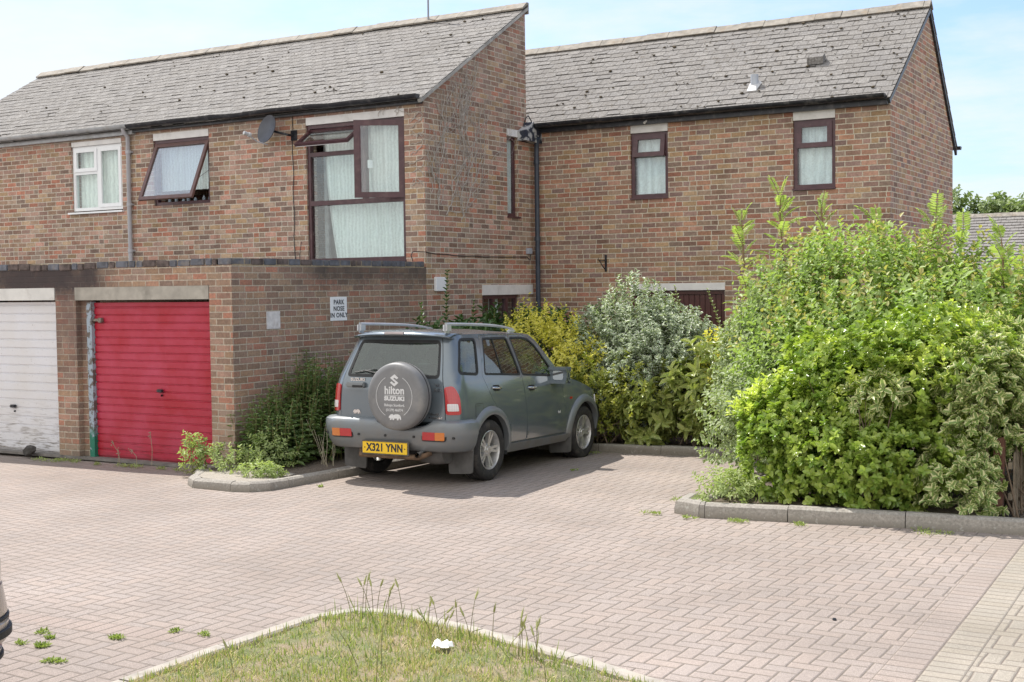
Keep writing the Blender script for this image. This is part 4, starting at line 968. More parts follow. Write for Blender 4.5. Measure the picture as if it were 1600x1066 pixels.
bush('weed', 'low creeping weed on the sandy patch behind the kerb bend', 'weeds', [(-9.62, 10.82, .13, .28, .22, .09)], 90, 7, .06, .04, .45, L_WEED, 14, 1., .5, .09, .3, lump=.3, core=.2, nst=5, stemm=M_GSTEM)
bush('weed', 'rough low weeds on the bare soil inside the end of the right kerb', 'weeds', [(-4.42, 11.55, .16, .22, .22, .14), (-4.5, 11.9, .16, .16, .3, .13)], 150, 8, .10, .045, .42, L_WEED, 15, 1., .6, .09, .3, lump=.3, core=.2, nst=8, stemm=M_GSTEM)
# dry stalks leaning out of the nettles
rg = np.random.default_rng(3); ds_ = thing('dry_stalk', 'bleached dead stalks leaning among the nettles', 'stalks', (-9.62, 12.2, .08))
mb = MB()
for i in range(8):
    b0 = Vector((-9.62+rg.normal()*.06, 12.0+rg.normal()*.08, .06)); t = b0+Vector((rg.normal()*.07-.08, rg.normal()*.08, .35+rg.random()*.32)); mb.tube([b0, b0.lerp(t, .5)+Vector((rg.normal()*.03, 0, 0)), t], [.005, .004, .002], 5, False)
mb.build('stalk', simple('straw', (.38, .33, .24), .9, var=.2), ds_, fix=False)
bush('laurel_hedge', 'dark green cherry laurel with upright shoots under the gable window', 'hedge',
     [(-9.95, 15.6, .88, .50, .70, .70), (-9.8, 16.6, .90, .55, .75, .70), (-9.6, 17.5, .85, .55, .75, .66), (-10.25, 14.9, .75, .36, .45, .62)], 700, 10, .26, .105, .42, L_LAUR, 21, .85, 1.1, .15, .6, lump=.25, core=.3, rmax=1.12)
def shoots(name, label, cat, spec_, leaf, lw, m, seed, gap=.05, per=2, stemm=None, spread=.9):
    """tall upright shoots with paired leaves: (base, tip) list"""
    rng_ = np.random.default_rng(seed); root = thing(name, label, cat, spec_[0][0]); pos, ld, nn, L = [], [], [], []; mb = MB()
    for b0, t in spec_:
        b0, t = Vector(b0), Vector(t); mid = b0.lerp(t, .55)+Vector((rng_.normal()*.04, rng_.normal()*.04, 0)); N_ = max(4, int((t-b0).length/gap)); pts = []
        for i in range(N_+1):
            k = i/N_; p = b0*(1-k)**2+mid*2*k*(1-k)+t*k*k; pts.append(p); tang = (t-b0).normalized()
            if k < .25: continue
            for j in range(per):
                a = i*1.57+j*6.283/per+rng_.normal()*.3; s_ = Vector((math.cos(a), math.sin(a), 0)); pos.append(p[:]); ld.append((s_*spread+tang*.7)[:]); nn.append((tang*.9-s_*.5+Vector((0, 0, .3)))[:]); L.append(leaf*(1.1-.5*k)*rng_.uniform(.75, 1.2))
        mb.tube(pts[::max(1, N_//6)]+[pts[-1]], .007, 5, False)
    L = np.array(L); leaf_mesh('foliage', np.array(pos), np.array(ld), np.array(nn), L, L*lw, m, root, None, None, .25, .2)
    mb.build('stem', stemm or M_GSTEM, root, fix=False); return root
shoots('laurel_shoot', 'tall dark laurel shoots rising before the white meter box', 'shrub',
       [((-9.95, 15.1, .5), (-9.93, 15.08, 2.40)), ((-9.8, 15.4, .5), (-9.70, 15.4, 1.98)), ((-9.7, 15.9, .5), (-9.6, 15.8, 1.86)), ((-9.6, 16.3, .5), (-9.45, 16.3, 1.90)), ((-9.5, 16.8, .5), (-9.35, 16.7, 1.80)), ((-10.1, 14.7, .5), (-10.16, 14.75, 1.95))], .11, .42, L_LAUR, 5, .055, 2)
bush('golden_privet', 'yellow leaved privet beside the parked car bonnet', 'shrub',
     [(-8.95, 16.05, .95, .52, .5, .76), (-8.5, 15.9, .95, .40, .42, .64), (-9.25, 16.6, 1.05, .42, .55, .76), (-8.2, 15.85, .80, .30, .30, .5)], 900, 10, .22, .050, .48, L_GOLD, 31, .9, .7, .2, .66, lump=.30, core=.15, rmax=1.14)
bush('privet', 'green and yellow privet low by the front wheel of the car', 'shrub',
     [(-7.85, 15.72, .55, .38, .32, .52), (-7.4, 15.85, .62, .34, .34, .52), (-8.35, 15.68, .45, .40, .28, .42)], 700, 10, .17, .050, .46, L_PRIV, 32, .9, .7, .1, .62, lump=.30, core=.25, rmax=1.12)
bush('variegated_shrub', 'tall white edged shrub in the middle of the bed before the brown door', 'shrub',
     [(-7.55, 16.35, 1.18, .60, .48, .66), (-7.0, 16.45, 1.08, .48, .48, .62), (-8.1, 16.35, 1.05, .45, .42, .60), (-7.4, 16.05, .80, .55, .32, .5)], 2300, 11, .20, .055, .58, L_SILV, 33, .9, .9, .2, .66, lump=.24, core=.25, rmax=1.14)
shoots('variegated_shoot', 'thin upright tips above the tall white edged shrub', 'shrub', [((-7.6+.22*i, 16.5+.1*math.sin(i*2), 1.3), (-7.95+.24*i, 16.3, 1.98+.14*math.sin(i*2.3)+(.15 if i in (1, 3, 4) else 0))) for i in range(7)], .06, .6, L_SILV2, 8, .05, 2)
bush('spotted_laurel', 'large leaved yellow spotted laurel behind the back kerb', 'shrub',
     [(-6.85, 15.95, .55, .50, .36, .52), (-6.3, 16.0, .72, .45, .38, .55), (-7.15, 15.78, .36, .36, .28, .32), (-5.95, 15.9, .42, .42, .34, .40)], 300, 9, .16, .135, .42, L_AUC, 34, .95, .6, .1, .6, lump=.25, core=.3, fold=.2, bend=.3)
bush('golden_spindle', 'small bright yellow shrub between the spotted laurel and the pale dogwood', 'shrub', [(-6.18, 16.1, 1.12, .26, .22, .30), (-6.0, 15.75, .85, .20, .2, .26)], 190, 9, .15, .055, .5, L_GOLD, 35, .9, .6, .1, .5, lump=.3, core=.2, nst=6)
bush('pale_dogwood', 'pale silvery green shrub left of the bright hedge', 'shrub',
     [(-5.30, 14.95, 1.15, .45, .45, .62), (-4.85, 14.7, 1.40, .55, .5, .66), (-5.50, 15.15, .80, .30, .35, .50), (-4.75, 14.3, .95, .45, .5, .66), (-4.9, 13.7, .55, .30, .5, .45)], 1900, 10, .24, .055, .55, L_SILV2, 36, .9, .7, .15, .66, lump=.32, core=.2, rmax=1.16)
bush('dogwood', 'large light green shrub with russet young tips before the right house corner', 'shrub',
     [(-4.05, 14.8, 1.56, .80, .72, .72), (-3.4, 14.6, 1.70, .80, .72, .70), (-4.68, 14.95, 1.45, .42, .5, .56), (-2.75, 14.2, 1.52, .62, .7, .66), (-3.9, 13.8, 1.20, .70, .5, .52), (-2.2, 14.2, 1.1, .5, .6, .6), (-3.1, 13.7, 1.46, .7, .5, .46)], 3300, 10, .40, .062, .58, L_DOGW, 41, .85, 1.1, .3, .62, lump=.34, core=.22, nst=60, tipc=True, rmax=1.2)
rq = random.Random(77)
shoots('dogwood_shoot', 'loose upright leafy shoots above the large light green shrub', 'shrub', [((x_, y_, 1.5), (x_+rq.uniform(-.22, .22), y_+rq.uniform(-.1, .1), z_)) for x_, y_, z_ in [(-4.75, 14.8, 2.25), (-4.5, 14.6, 2.5), (-4.2, 14.6, 2.62), (-3.95, 14.4, 2.55), (-3.75, 14.5, 2.75), (-3.5, 14.4, 2.66), (-3.3, 14.3, 2.72), (-3.05, 14.3, 2.6), (-2.8, 14.2, 2.6), (-2.6, 14.1, 2.42), (-4.35, 14.3, 2.3), (-2.4, 14.0, 2.2), (-3.6, 14.1, 2.45), (-2.9, 13.9, 2.35), (-4.9, 14.9, 2.0), (-5.0, 14.7, 1.8)]], .085, .55, L_DOGW, 78, .055, 2)
def pinnate(name, label, cat, spec_, m, seed, frond=.34, leaf=.085, nl=9, gap=.12):
    """saplings whose fronds carry rows of paired leaflets"""
    rng_ = np.random.default_rng(seed); root = thing(name, label, cat, spec_[0][0]); pos, ld, nn, L = [], [], [], []; mb = MB()
    for b0, t in spec_:
        b0, t = Vector(b0), Vector(t); mid = b0.lerp(t, .5)+Vector((rng_.normal()*.12, rng_.normal()*.08, 0)); H_ = (t-b0).length; N_ = max(3, int(H_/gap)); pts = []
        for i in range(N_+1):
            k = i/N_; p = b0*(1-k)**2+mid*2*k*(1-k)+t*k*k; pts.append(p)
            if k < .22: continue
            for j in range(2):
                a = i*2.1+j*3.14+rng_.normal()*.6; el = .45+.75*k**2+rng_.normal()*.15; out_ = Vector((math.cos(a)*math.cos(el), math.sin(a)*math.cos(el), math.sin(el))); fl_ = frond*1.3*(1.1-.5*k)*rng_.uniform(.6, 1.3); side_ = out_.cross(Vector((0, 0, 1))).normalized(); upv = side_.cross(out_)
                fp = []
                for q_ in range(nl+1):
                    s_ = (q_+1)/(nl+1); pp = p+out_*fl_*s_-Vector((0, 0, 1))*fl_*.28*s_*s_; fp.append(pp)
                    lf = leaf*(.75+.5*math.sin(s_*3.0))*rng_.uniform(.85, 1.15)
                    if q_ == nl: pos.append(pp[:]); ld.append((out_-Vector((0, 0, .6)))[:]); nn.append(upv[:]); L.append(lf)
                    else:
                        for sd in (-1, 1): pos.append(pp[:]); ld.append((side_*sd+out_*.55-Vector((0, 0, .25)))[:]); nn.append((upv+Vector((rng_.normal()*.15, rng_.normal()*.15, 0)))[:]); L.append(lf)
                mb.tube([p, fp[len(fp)//2], fp[-1]], .003, 4, False)
        mb.tube(pts[::max(1, N_//5)]+[pts[-1]], [.012]*len(pts[::max(1, N_//5)])+[.005], 6, False)
    L = np.array(L); leaf_mesh('foliage', np.array(pos), np.array(ld), np.array(nn), L*.60, L*.17, m, root, None, None, .2, .15)
    mb.build('stem', simple('reddish_stem', (.20, .13, .07), .8, var=.3, vscale=20), root, fix=False); return root
pinnate('rowan_sapling', 'leftmost feathery sapling shoot against the back wall bricks', 'sapling', [((-5.25, 14.75, 1.3), (-5.46, 14.8, 2.94))], L_ELDER, 51, .36, .10, 10, .10)
pinnate('rowan_sapling', 'tallest feathery sapling shoot under the right narrow window', 'sapling', [((-4.8, 14.85, 1.5), (-5.02, 14.9, 3.2))], L_ELDER, 52, .40, .10, 11, .095)
pinnate('rowan_sapling', 'thin feathery sapling between the tallest shoot and the house corner', 'sapling', [((-4.3, 14.8, 1.6), (-4.50, 14.85, 3.05))], L_ELDER, 53, .30, .085, 9, .10)
pinnate('rowan_sapling', 'feathery saplings with broad fronds in front of the house gable', 'sapling', [((-3.25, 14.5, 1.3), (-3.12, 14.55, 2.88)), ((-2.95, 14.3, 1.3), (-2.80, 14.4, 2.66)), ((-3.6, 14.7, 1.5), (-3.82, 14.75, 2.84))], L_ELDER, 54, .40, .12, 9, .12)
pinnate('rowan_sapling', 'feathery saplings in front of the far grey roof', 'sapling', [((-2.35, 14.1, 1.0), (-2.38, 14.2, 2.62)), ((-2.0, 13.8, 1.0), (-1.95, 13.9, 2.42)), ((-1.55, 13.6, 1.0), (-1.6, 13.7, 2.3))], L_ELDER, 55, .36, .11, 9, .12)
# bright evergreen hedge: green inside, young yellow-green leaves at the top
eu = bush('euonymus_hedge', 'big bright glossy green euonymus hedge on the right kerb', 'hedge',
     [(-3.90, 12.20, .66, .58, .52, .56), (-3.35, 12.35, .90, .66, .62, .70), (-2.85, 12.45, .94, .50, .58, .72), (-4.15, 12.05, .42, .36, .38, .38), (-3.5, 11.95, .46, .70, .38, .42), (-2.9, 11.98, .50, .55, .34, .46), (-3.75, 12.75, 1.02, .50, .48, .52), (-3.0, 12.95, 1.2, .75, .5, .52)], 3300, 10, .12, .060, .58, L_EUON, 61, .95, .75, .12, .70, True, .42, .22, 50, fold=.22, bend=.22, wide=.55, rmax=1.12)
rng_ = np.random.default_rng(62); P, D = anchors([(-3.90, 12.20, .74, .58, .52, .56), (-3.35, 12.35, .98, .66, .62, .70), (-2.85, 12.40, 1.02, .55, .6, .72), (-3.75, 12.75, 1.10, .5, .48, .52), (-3.0, 12.95, 1.28, .75, .5, .52)], 1500, rng_, .95, 1.14, .5, .28)
k = (D[:, 2] > .15); pos, ld, nn, L, Wd, idx, t, td = twigs(P[k], D[k], rng_, 7, .10, .056, .46, .8, 1.0)
leaf_mesh('young_foliage', pos, ld, nn, L, Wd, L_EUONY, eu)
bush('variegated_euonymus', 'cream edged euonymus at the right end of the hedge by the fence post', 'shrub',
     [(-2.32, 11.95, .40, .36, .28, .36), (-2.22, 11.98, .85, .24, .24, .40), (-2.12, 12.1, 1.18, .36, .36, .40), (-2.15, 12.35, .85, .34, .42, .58), (-1.78, 12.75, 1.0, .42, .55, .66), (-2.3, 12.7, 1.2, .5, .5, .5), (-1.6, 13.3, 1.1, .5, .6, .7), (-1.95, 12.1, .55, .20, .2, .35)], 1800, 9, .12, .066, .56, L_VAR, 63, .95, .6, .12, .66, True, .28, .25, 24, fold=.2, bend=.25, wide=.55)
bush('variegated_euonymus', 'small cream edged sprig growing out of the bright hedge face', 'shrub', [(-2.98, 11.72, 1.16, .15, .12, .10), (-3.2, 11.7, 1.08, .08, .08, .08)], 30, 9, .12, .075, .5, L_VAR, 64, .95, .5, .1, .2, True, .2, .2, 5, fold=.2, wide=.55)
bush('shrub', 'green shrub behind the fence at the right edge of the picture', 'shrub', [(-1.2, 14.6, .9, .7, .9, .85), (-.6, 15.5, 1.0, .8, .9, .9)], 800, 9, .2, .07, .55, L_DOGW, 66, .9, .6, .12, .6, tipc=True)

# fence of brown posts and thin pales
M_FPOST = simple('brown_stained_post', (.17, .075, .055), .75, var=.3, vscale=15, dirt=((.22, .18, .15), 6., .6)); M_PALE = simple('weathered_pale', (.27, .22, .165), .85, var=.3, vscale=20)
fn = thing('picket_fence', 'low brown wooden fence half buried in the cream edged shrub', 'fence', (-2.05, 12.05, .05))
mb = MB(); mb.prism([(-.045, 0), (.045, 0), (.045, .78), (-.045, .75)], (-2.05, 12.02, 0), (1, 0, .0), (.03, 0, 1), (0, 1, 0), .075); mb.build('post', M_FPOST, fn)
for y in (13.8, 15.6, 17.4): mb = MB(); mb.bbox((-1.99, y, -.05), (-1.90, y+.075, .80), .006); mb.build('post', M_FPOST, fn)
mb = MB(); mb.box((-1.965, 12.1, .20), (-1.935, 17.4, .26)); mb.box((-1.965, 12.1, .48), (-1.935, 17.4, .54)); mb.build('rail', M_PALE, fn)
q = random.Random(5)
for i in range(44):
    y = 12.16+.12*i; h = .60+q.uniform(-.02, .02)
    mb = MB(); mb.prism([(0, 0), (.05, 0), (.05, h-.03), (.025, h), (0, h-.03)], (-1.935, y, .02), (0, 1, 0), (q.uniform(-.02, .02), q.uniform(-.02, .02), 1), (1, 0, 0), .016); mb.build('pale', M_PALE, fn)

# bare creeper on the gable
def creeper():
    q = random.Random(17); mb = MB(); n_ = [0]
    def grow(y, z, a, r_, L, dep):
        pts = [(XG+.012, y, z)]; st = .07
        for i in range(int(L/st)):
            a += q.gauss(0, .28); a += (math.pi/2-a)*.10
            y += math.cos(a)*st; z += math.sin(a)*st
            if y > 18.6 or y < YA+.02 or z > 4.95+.596*(y-YA) or z < 3.0: break
            pts.append((XG+.010+q.uniform(0, .02), y, z))
            if dep < 4 and q.random() < .42 and n_[0] < 900: n_[0] += 1; grow(y, z, a+q.choice([-1, 1])*q.uniform(.35, 1.0), r_*.62, L*q.uniform(.25, .55), dep+1)
        if len(pts) > 2: mb.tube(pts, [r_*(1-.6*i/len(pts)) for i in range(len(pts))], 4, False)
    for (y, z, a, r_, L) in ((15.95, 3.6, 1.6, .008, 1.5), (17.7, 4.2, 1.3, .006, 1.2), (16.15, 3.35, 1.6, .012, 2.0), (16.35, 3.3, 1.5, .011, 2.0), (16.05, 3.75, 1.7, .010, 1.7), (16.8, 3.25, 1.15, .012, 2.2), (16.9, 3.35, 1.3, .011, 1.8), (16.5, 3.7, 1.4, .010, 1.9), (17.1, 3.6, 1.2, .008, 1.6), (16.6, 4.1, 1.6, .008, 1.5), (17.4, 3.9, 1.3, .007, 1.5), (16.25, 4.2, 1.5, .008, 1.0)): grow(y, z, a, r_*.72, L, 0)
    o = mb.build('creeper', simple('bare_creeper', (.42, .38, .345), .9, var=.35, vscale=20), None, fix=False)
    tag(o, 'bare dead creeper stems clinging to the left house gable', 'creeper')
    q = random.Random(19); mb = MB()
    for i in range(5):
        x = -11.35+q.uniform(-.25, .2); z = 4.93; pts = [(x, YA-.01, z)]
        for j in range(4): x += q.uniform(-.06, .10); z -= q.uniform(.01, .06); pts.append((x, YA-.015-q.uniform(0, .02), z))
        mb.tube(pts, .005, 4, False)
    for i in range(16):
        x = -10.8; z = q.uniform(3.7, 4.9); pts = [(x, YA-.01, z)]
        for j in range(5): x -= q.uniform(.02, .07); z += q.uniform(-.06, .05); pts.append((x, YA-.012, z))
        mb.tube(pts, .005, 4, False)
    tag(mb.build('creeper', bpy.data.materials['bare_creeper'], None, fix=False), 'few bare creeper twigs reaching round onto the front wall by the big window', 'creeper')
creeper()

# ---------------------------------------------------------------- small weeds, grass, litter
def tuft(label, x, y, n, s, seed, m=None, cat='weed', group=None, z=0., tall=.5):
    n = int(n*2.4)
    rng_ = np.random.default_rng(seed); a = rng_.random(n)*6.28; r_ = rng_.random(n)**.6*s*.55; kc = rng_.integers(0, 4, n); ox_ = (rng_.normal(size=4)*s*.62)[kc]; oy_ = (rng_.normal(size=4)*s*.35)[kc]
    pos = np.stack([x+ox_+np.cos(a)*r_, y+oy_+np.sin(a)*r_, np.full(n, z+gz(x, y))+rng_.random(n)*.03*tall], 1); el = rng_.random(n)*1.35+.05
    ld = np.stack([np.cos(a)*np.cos(el), np.sin(a)*np.cos(el), np.sin(el)*tall*2], 1); nn = np.stack([-np.cos(a)*.3, -np.sin(a)*.3, np.ones(n)], 1)
    o = leaf_mesh('weed', pos, ld, nn, .021*(.4+1.0*rng_.random(n)), .0095*(.7+.6*rng_.random(n)), m or L_WEED, None)
    return tag(o, label, cat, group)
L_SW = leaf_mat('small_weed_leaf', (.22, .30, .08), (.40, .45, .16), .6, trans=.3)
WG = 'small weeds growing in the paving joints'
def gp(px, py):   # helper values were measured on the ground plane beforehand
    return px, py
for i, (x, y, n, s, lab) in enumerate([(-6.45, 5.20, 70, .05, 'largest bright weed tuft in the paving near the left foreground'), (-6.55, 5.36, 34, .035, 'small round weed in the paving beside the parked bumper'), (-6.16, 5.56, 50, .06, 'flat spreading weed in the paving left of the grass island'),
    (-6.12, 5.02, 48, .05, 'weed tuft at the bottom edge left of the grass island'), (-6.63, 5.18, 26, .03, 'tiny weed next to the largest paving tuft'), (-5.96, 5.83, 26, .035, 'small weed close below the header course of paving'), (-5.75, 5.87, 26, .035, 'small weed near the island edging by the header course'), (-6.72, 5.42, 30, .04, 'weed just right of the beige bumper')]):
    tuft(lab, x, y, n, s, 100+i, L_SW, 'weed', WG)
for i, (x, y, n, s, lab) in enumerate([(-4.12, 11.02, 60, .09, 'broad leaved weed at the foot of the right kerb'), (-4.60, 10.98, 34, .06, 'thin weed at the foot of the right kerb near its end'), (-4.95, 11.05, 36, .08, 'straggly weed left of the end stone of the right kerb'), (-3.55, 11.12, 40, .09, 'low weed under the middle of the right kerb'), (-2.45, 11.25, 60, .14, 'dark weed in the shade of the right kerb'), (-4.98, 11.9, 60, .14, 'weeds on the corner behind the end stone of the right kerb'),
    (-7.05, 13.35, 22, .04, 'lone little weed on the paving right of the car'), (-7.75, 15.05, 70, .12, 'bushy weed at the foot of the back kerb by the front wheel'), (-8.95, 10.95, 26, .04, 'reddish weed at the foot of the left kerb')]):
    tuft(lab, x, y, n, s, 130+i, L_SW, 'weed', 'weeds along the kerbs', 0., .6)
for i, (x, y, n, s) in enumerate([(-13.75, 11.45, 90, .16), (-13.5, 11.40, 60, .12), (-14.1, 11.4, 30, .08), (-12.9, 11.35, 30, .08), (-12.5, 11.4, 60, .12), (-12.2, 11.38, 50, .10), (-11.75, 11.35, 36, .07), (-11.4, 11.33, 44, .10), (-11.1, 11.2, 50, .10)]):
    labs = ['leafy weed at the foot of the brick pier', 'spreading weed right of the pier foot', 'dry weed before the white garage door', 'small weed at the left foot of the red door', 'flowering weed before the red door, left of its middle', 'green weed at the middle of the red door foot', 'thin weed right of the middle of the red door foot', 'weed at the right foot of the red door', 'weed on the paving between the red door and kerb end']
    tuft(labs[i], x, y, n, s, 160+i, L_WEED, 'weed', 'weeds along the garage doors', .0, .9)
# thin seed stalks by the red door
q = random.Random(6); m_sd = simple('seedhead', (.34, .28, .2), .9)
for (x, y, h) in ((-12.0, 11.42, .42), (-12.25, 11.4, .2), (-12.6, 11.42, .26), (-12.55, 11.4, .18)):
    mb = MB(); t = Vector((x+q.uniform(-.1, .05), y-.03, h)); mb.tube([(x, y, 0), (x+q.uniform(-.02, .02), y, h*.5), t], .0035, 4, False)
    for j in range(9): p = t+Vector((q.gauss(0, .014), q.gauss(0, .014), q.uniform(-.07, .02))); mb.lathe([(0, -.008), (.008, 0), (0, .008)], p, (0, 0, 1), 5)
    tag(mb.build('seed_stalk', m_sd, None, fix=False), 'thin brown seed stalk standing before the red garage door', 'stalk', 'seed stalks before the red door')
# fallen leaf and grit
M_BLADE = leaf_mat('grass_blade', (0.169, 0.26, 0.058), (0.468, 0.481, 0.182), .6, trans=.35)
M_STRAW = leaf_mat('dry_blade', (0.468, 0.377, 0.195), (0.715, 0.611, 0.377), .7, trans=.25)
def blades(name, n, poly, seed, m, L0, L1, w, dens=None, lean=.5, z=.03, label=None, cat='grass'):
    rng_ = np.random.default_rng(seed); xs = [p[0] for p in poly]; ys = [p[1] for p in poly]; P = []
    fr = rng_.normal(size=(5, 2))*3.; ph = rng_.random(5)*6.28
    while len(P) < n:
        x, y = rng_.uniform(min(xs), max(xs)), rng_.uniform(min(ys), max(ys))
        if y < 4.4 or not inpoly((x, y), poly): continue
        nz = sum(math.sin(fr[i, 0]*x+fr[i, 1]*y+ph[i]) for i in range(5))/2.2
        if dens and rng_.random() > dens(x, y, nz): continue
        P.append((x, y, z-.01))
    P = np.array(P); a = rng_.random(n)*6.28; ln = np.abs(rng_.normal(size=n))*lean
    ld = np.stack([np.cos(a)*ln, np.sin(a)*ln, np.ones(n)], 1); nn = np.stack([np.cos(a), np.sin(a), np.full(n, .2)], 1)
    L = L0+(L1-L0)*rng_.random(n)**1.5
    o = leaf_mesh(name, P, ld, nn, L, w*(.7+.6*rng_.random(n)), m, None, None, None, .3, .05, .4); tag(o, kind='stuff'); return o
blades('grass', 12500, inn, 71, M_BLADE, .018, .075, .0055, lambda x, y, z: .04+.96*max(0, min(1, .40+1.1*z)), .7)
blades('dry_grass', 20000, inn, 72, M_STRAW, .015, .07, .0045, lambda x, y, z: .25+.75*max(0, min(1, .5-.6*z)), 1.1)
blades('tall_grass', 110, [(-5.2, 6.2), (-5.1, 6.68), (-4.93, 6.74), (-3.5, 6.38), (-3.2, 6.1), (-4.5, 6.3)], 73, M_BLADE, .08, .20, .005, None, .35)
# wild barley: stalks with bristly heads
rg = np.random.default_rng(9); mb = MB(); mh = MB()
for i in range(34):
    if i < 27: t = rg.random(); x = -5.15+1.75*t; y = 6.70-.38*t+rg.normal()*.05-.06
    else: x = rg.uniform(-5.2, -2.9); y = rg.uniform(5.2, 6.1)
    h = rg.uniform(.12, .26); a = rg.random()*6.28; ln = rg.random()*.12; b0 = Vector((x, y, .02)); t_ = b0+Vector((math.cos(a)*ln, math.sin(a)*ln, h))
    mb.tube([b0, b0.lerp(t_, .6)+Vector((0, 0, .02)), t_], [.0022, .002, .0016], 4, False); dr_ = (t_-b0).normalized()+Vector((math.cos(a)*.25, math.sin(a)*.25, 0)); mh.lathe([(0, -.005), (.0065, .012), (.006, .04), (.0015, .062)], t_, dr_, 6)
    for j in range(8): d_ = dr_+Vector(rg.normal(size=3)*.22); p = t_+dr_.normalized()*(.008+.005*j); mh.tube([p, p+d_.normalized()*.04], [.0012, .0004], 3, False)
bs = mb.build('barley_stalk', M_GSTEM, None, fix=False); tag(bs, kind='stuff')
o = mh.build('barley_head', simple('barley', (.36, .37, .15), .8, var=.3), bs, fix=False); o['kind'] = 'stuff'
mb = MB(); q = random.Random(2); n = 9; vs = []
for j in range(4):
    for i in range(n): vs.append((-4.215+.115*i/(n-1)+.012*math.sin(j*3.+i), 6.16+.07*j/3+.014*math.sin(i*1.9), .050+.026*abs(math.sin(i*1.7+j*2.6))+.006*j))
mb.addm(vs, [(j*n+i, j*n+i+1, (j+1)*n+i+1, (j+1)*n+i) for j in range(3) for i in range(n-1)])
o = mb.build('litter', simple('paper', (.84, .84, .82), .6, var=.04)); md = o.modifiers.new('thick', 'SOLIDIFY'); md.thickness = .002; tag(o, 'crumpled scrap of white paper lying on the grass island', 'litter')
mb = MB(); mb.bbox((-9.78, 11.02, .10), (-9.73, 11.05, .15), .004); tag(mb.build('litter', simple('carton', (.55, .62, .72), .5)), 'tiny pale blue carton lying beneath the nettles', 'litter')
mb = MB(); mb.lathe([(0, .016), (.010, .015), (.015, .007), (.011, 0), (0, 0)], (-2.36, 8.05, .002), (0, 0, 1), 8); tag(mb.build('pebble', M_BLACK), 'dark pebble lying alone on the foreground paving', 'pebble')
mb = MB(); q = random.Random(9)
bm = bmesh.new(); bmesh.ops.create_icosphere(bm, subdivisions=2, radius=.075)
for v in bm.verts: v.co = Vector((-14.42, 11.52, .05))+Vector((v.co.x*1.5+.4*v.co.z, v.co.y*.8, v.co.z*1.1))*q.uniform(.8, 1.15)
mb.bm(bm); tag(mb.build('stone', simple('dark_stone', (.06, .055, .05), .9)), 'dark lump of stone wedged against the white garage door', 'stone')

# ---------------------------------------------------------------- far house and trees
fh = thing('far_house', 'distant low house with grey tiled roof beyond the shrubs', 'house', (-3, 42, 0))
mb = MB(); mb.box((-12, 41, -.2), (6, 48, 2.5)); mb.build('wall', M_BR_B, fh)
roof_plane('roof', -12.5, 6.5, 40.6, 2.38, 44.5, 4.35, M_ROOF_A, fh, .22, .02, .012, 31)
roof_plane('roof', -12.5, 6.5, 48.4, 2.38, 44.5, 4.35, M_ROOF_A, fh, .4, .02, .012, 32)
ridge_cap(-12.5, 6.5, 44.5, 4.40, M_RIDGE, fh, False, .6, 7); gutter(-12.4, 6.4, 40.5, 2.4, .07, M_BLACK, fh)
def tree(x, y, h, w, seed, label):
    rng_ = np.random.default_rng(seed); root = thing('tree', label, 'tree', (x, y, 0), group='trees beyond the far roof')
    bl = [(x+rng_.normal()*w*.3, y+rng_.normal()*w*.3, h*(.45+.13*i)+rng_.normal()*.15, w*(.62-.09*i), w*(.62-.09*i), h*.17) for i in range(5)]
    P, D = anchors(bl, 1500, rng_, .35, 1.15, 1., .35); pos, ld, nn, L, Wd, idx, t, td = twigs(P, D, rng_, 9, .45, .17, .62, .95, .6)
    leaf_mesh('crown', pos, ld, nn, L, Wd, L_TREE, root); mb = MB(); mb.tube([(x, y, 0), (x+.1, y, h*.5), (x, y, h*.85)], [.16, .11, .03], 8)
    for i in range(7): p = P[rng_.integers(len(P))]; mb.tube([(x+.05, y, h*.35), ((x+p[0])/2, (y+p[1])/2, h*.5), tuple(p)], [.05, .035, .012], 5, False)
    mb.build('trunk', M_STEM, root, fix=False)
for i, (x, y, h, w, lab) in enumerate([(-11.0, 54, 4.64, 2.0, 'leftmost small tree beyond the far roof beside the house corner'), (-9.4, 55, 4.86, 1.8, 'rounded tree beyond the far roof, second from the left'), (-8.0, 54, 5.24, 1.5, 'slender pointed tree standing tallest beyond the far roof'), (-6.6, 55, 4.94, 1.9, 'broad tree beyond the far roof right of the pointed one'), (-5.0, 54, 4.64, 1.9, 'tree beyond the far roof near the right picture edge'), (-3.2, 55, 4.79, 2.0, 'rightmost tree beyond the far roof')]): tree(x, y, h, w, 80+i, lab)
# ---------------------------------------------------------------- the parked off-roader
def paint(name, c, metal=.55, rough=.38, coat=.8, dust=.25):
    m, g, b = mat(name); o = g.obj(); x, y, z = g.sep(o)
    n1 = g.noise(o, 5., 5, .65); n2 = g.noise(o, 90., 3, .6)
    col = g.mix(g.mul(g.rng(n1, .4, .7), dust), (*c, 1), (.24, .22, .19, 1))
    col = g.mix(g.mul(g.rng(z, .60, .25), g.rng(n1, .3, .7, .15, .6)), col, (.20, .17, .14, 1))
    g.put(b.inputs['Base Color'], col); b.inputs['Metallic'].default_value = metal; g.put(b.inputs['Roughness'], g.rng(n1, .3, .7, rough*.85, rough*1.3))
    b.inputs['Coat Weight'].default_value = coat; b.inputs['Coat Roughness'].default_value = .08
    return m
M_CAR = paint('slate_green_paint', (.145, .178, .205), .35, .2, 1., .14); M_CLAD = paint('grey_cladding', (.185, .205, .22), .3, .45, .35, .35)
M_RUB = simple('black_rubber', (.018, .018, .018), .6, var=.3, vscale=12); M_TYRE = simple('tyre_rubber', (.030, .028, .027), .85, var=.35, vscale=14, dirt=((.13, .11, .09), 9., .55))
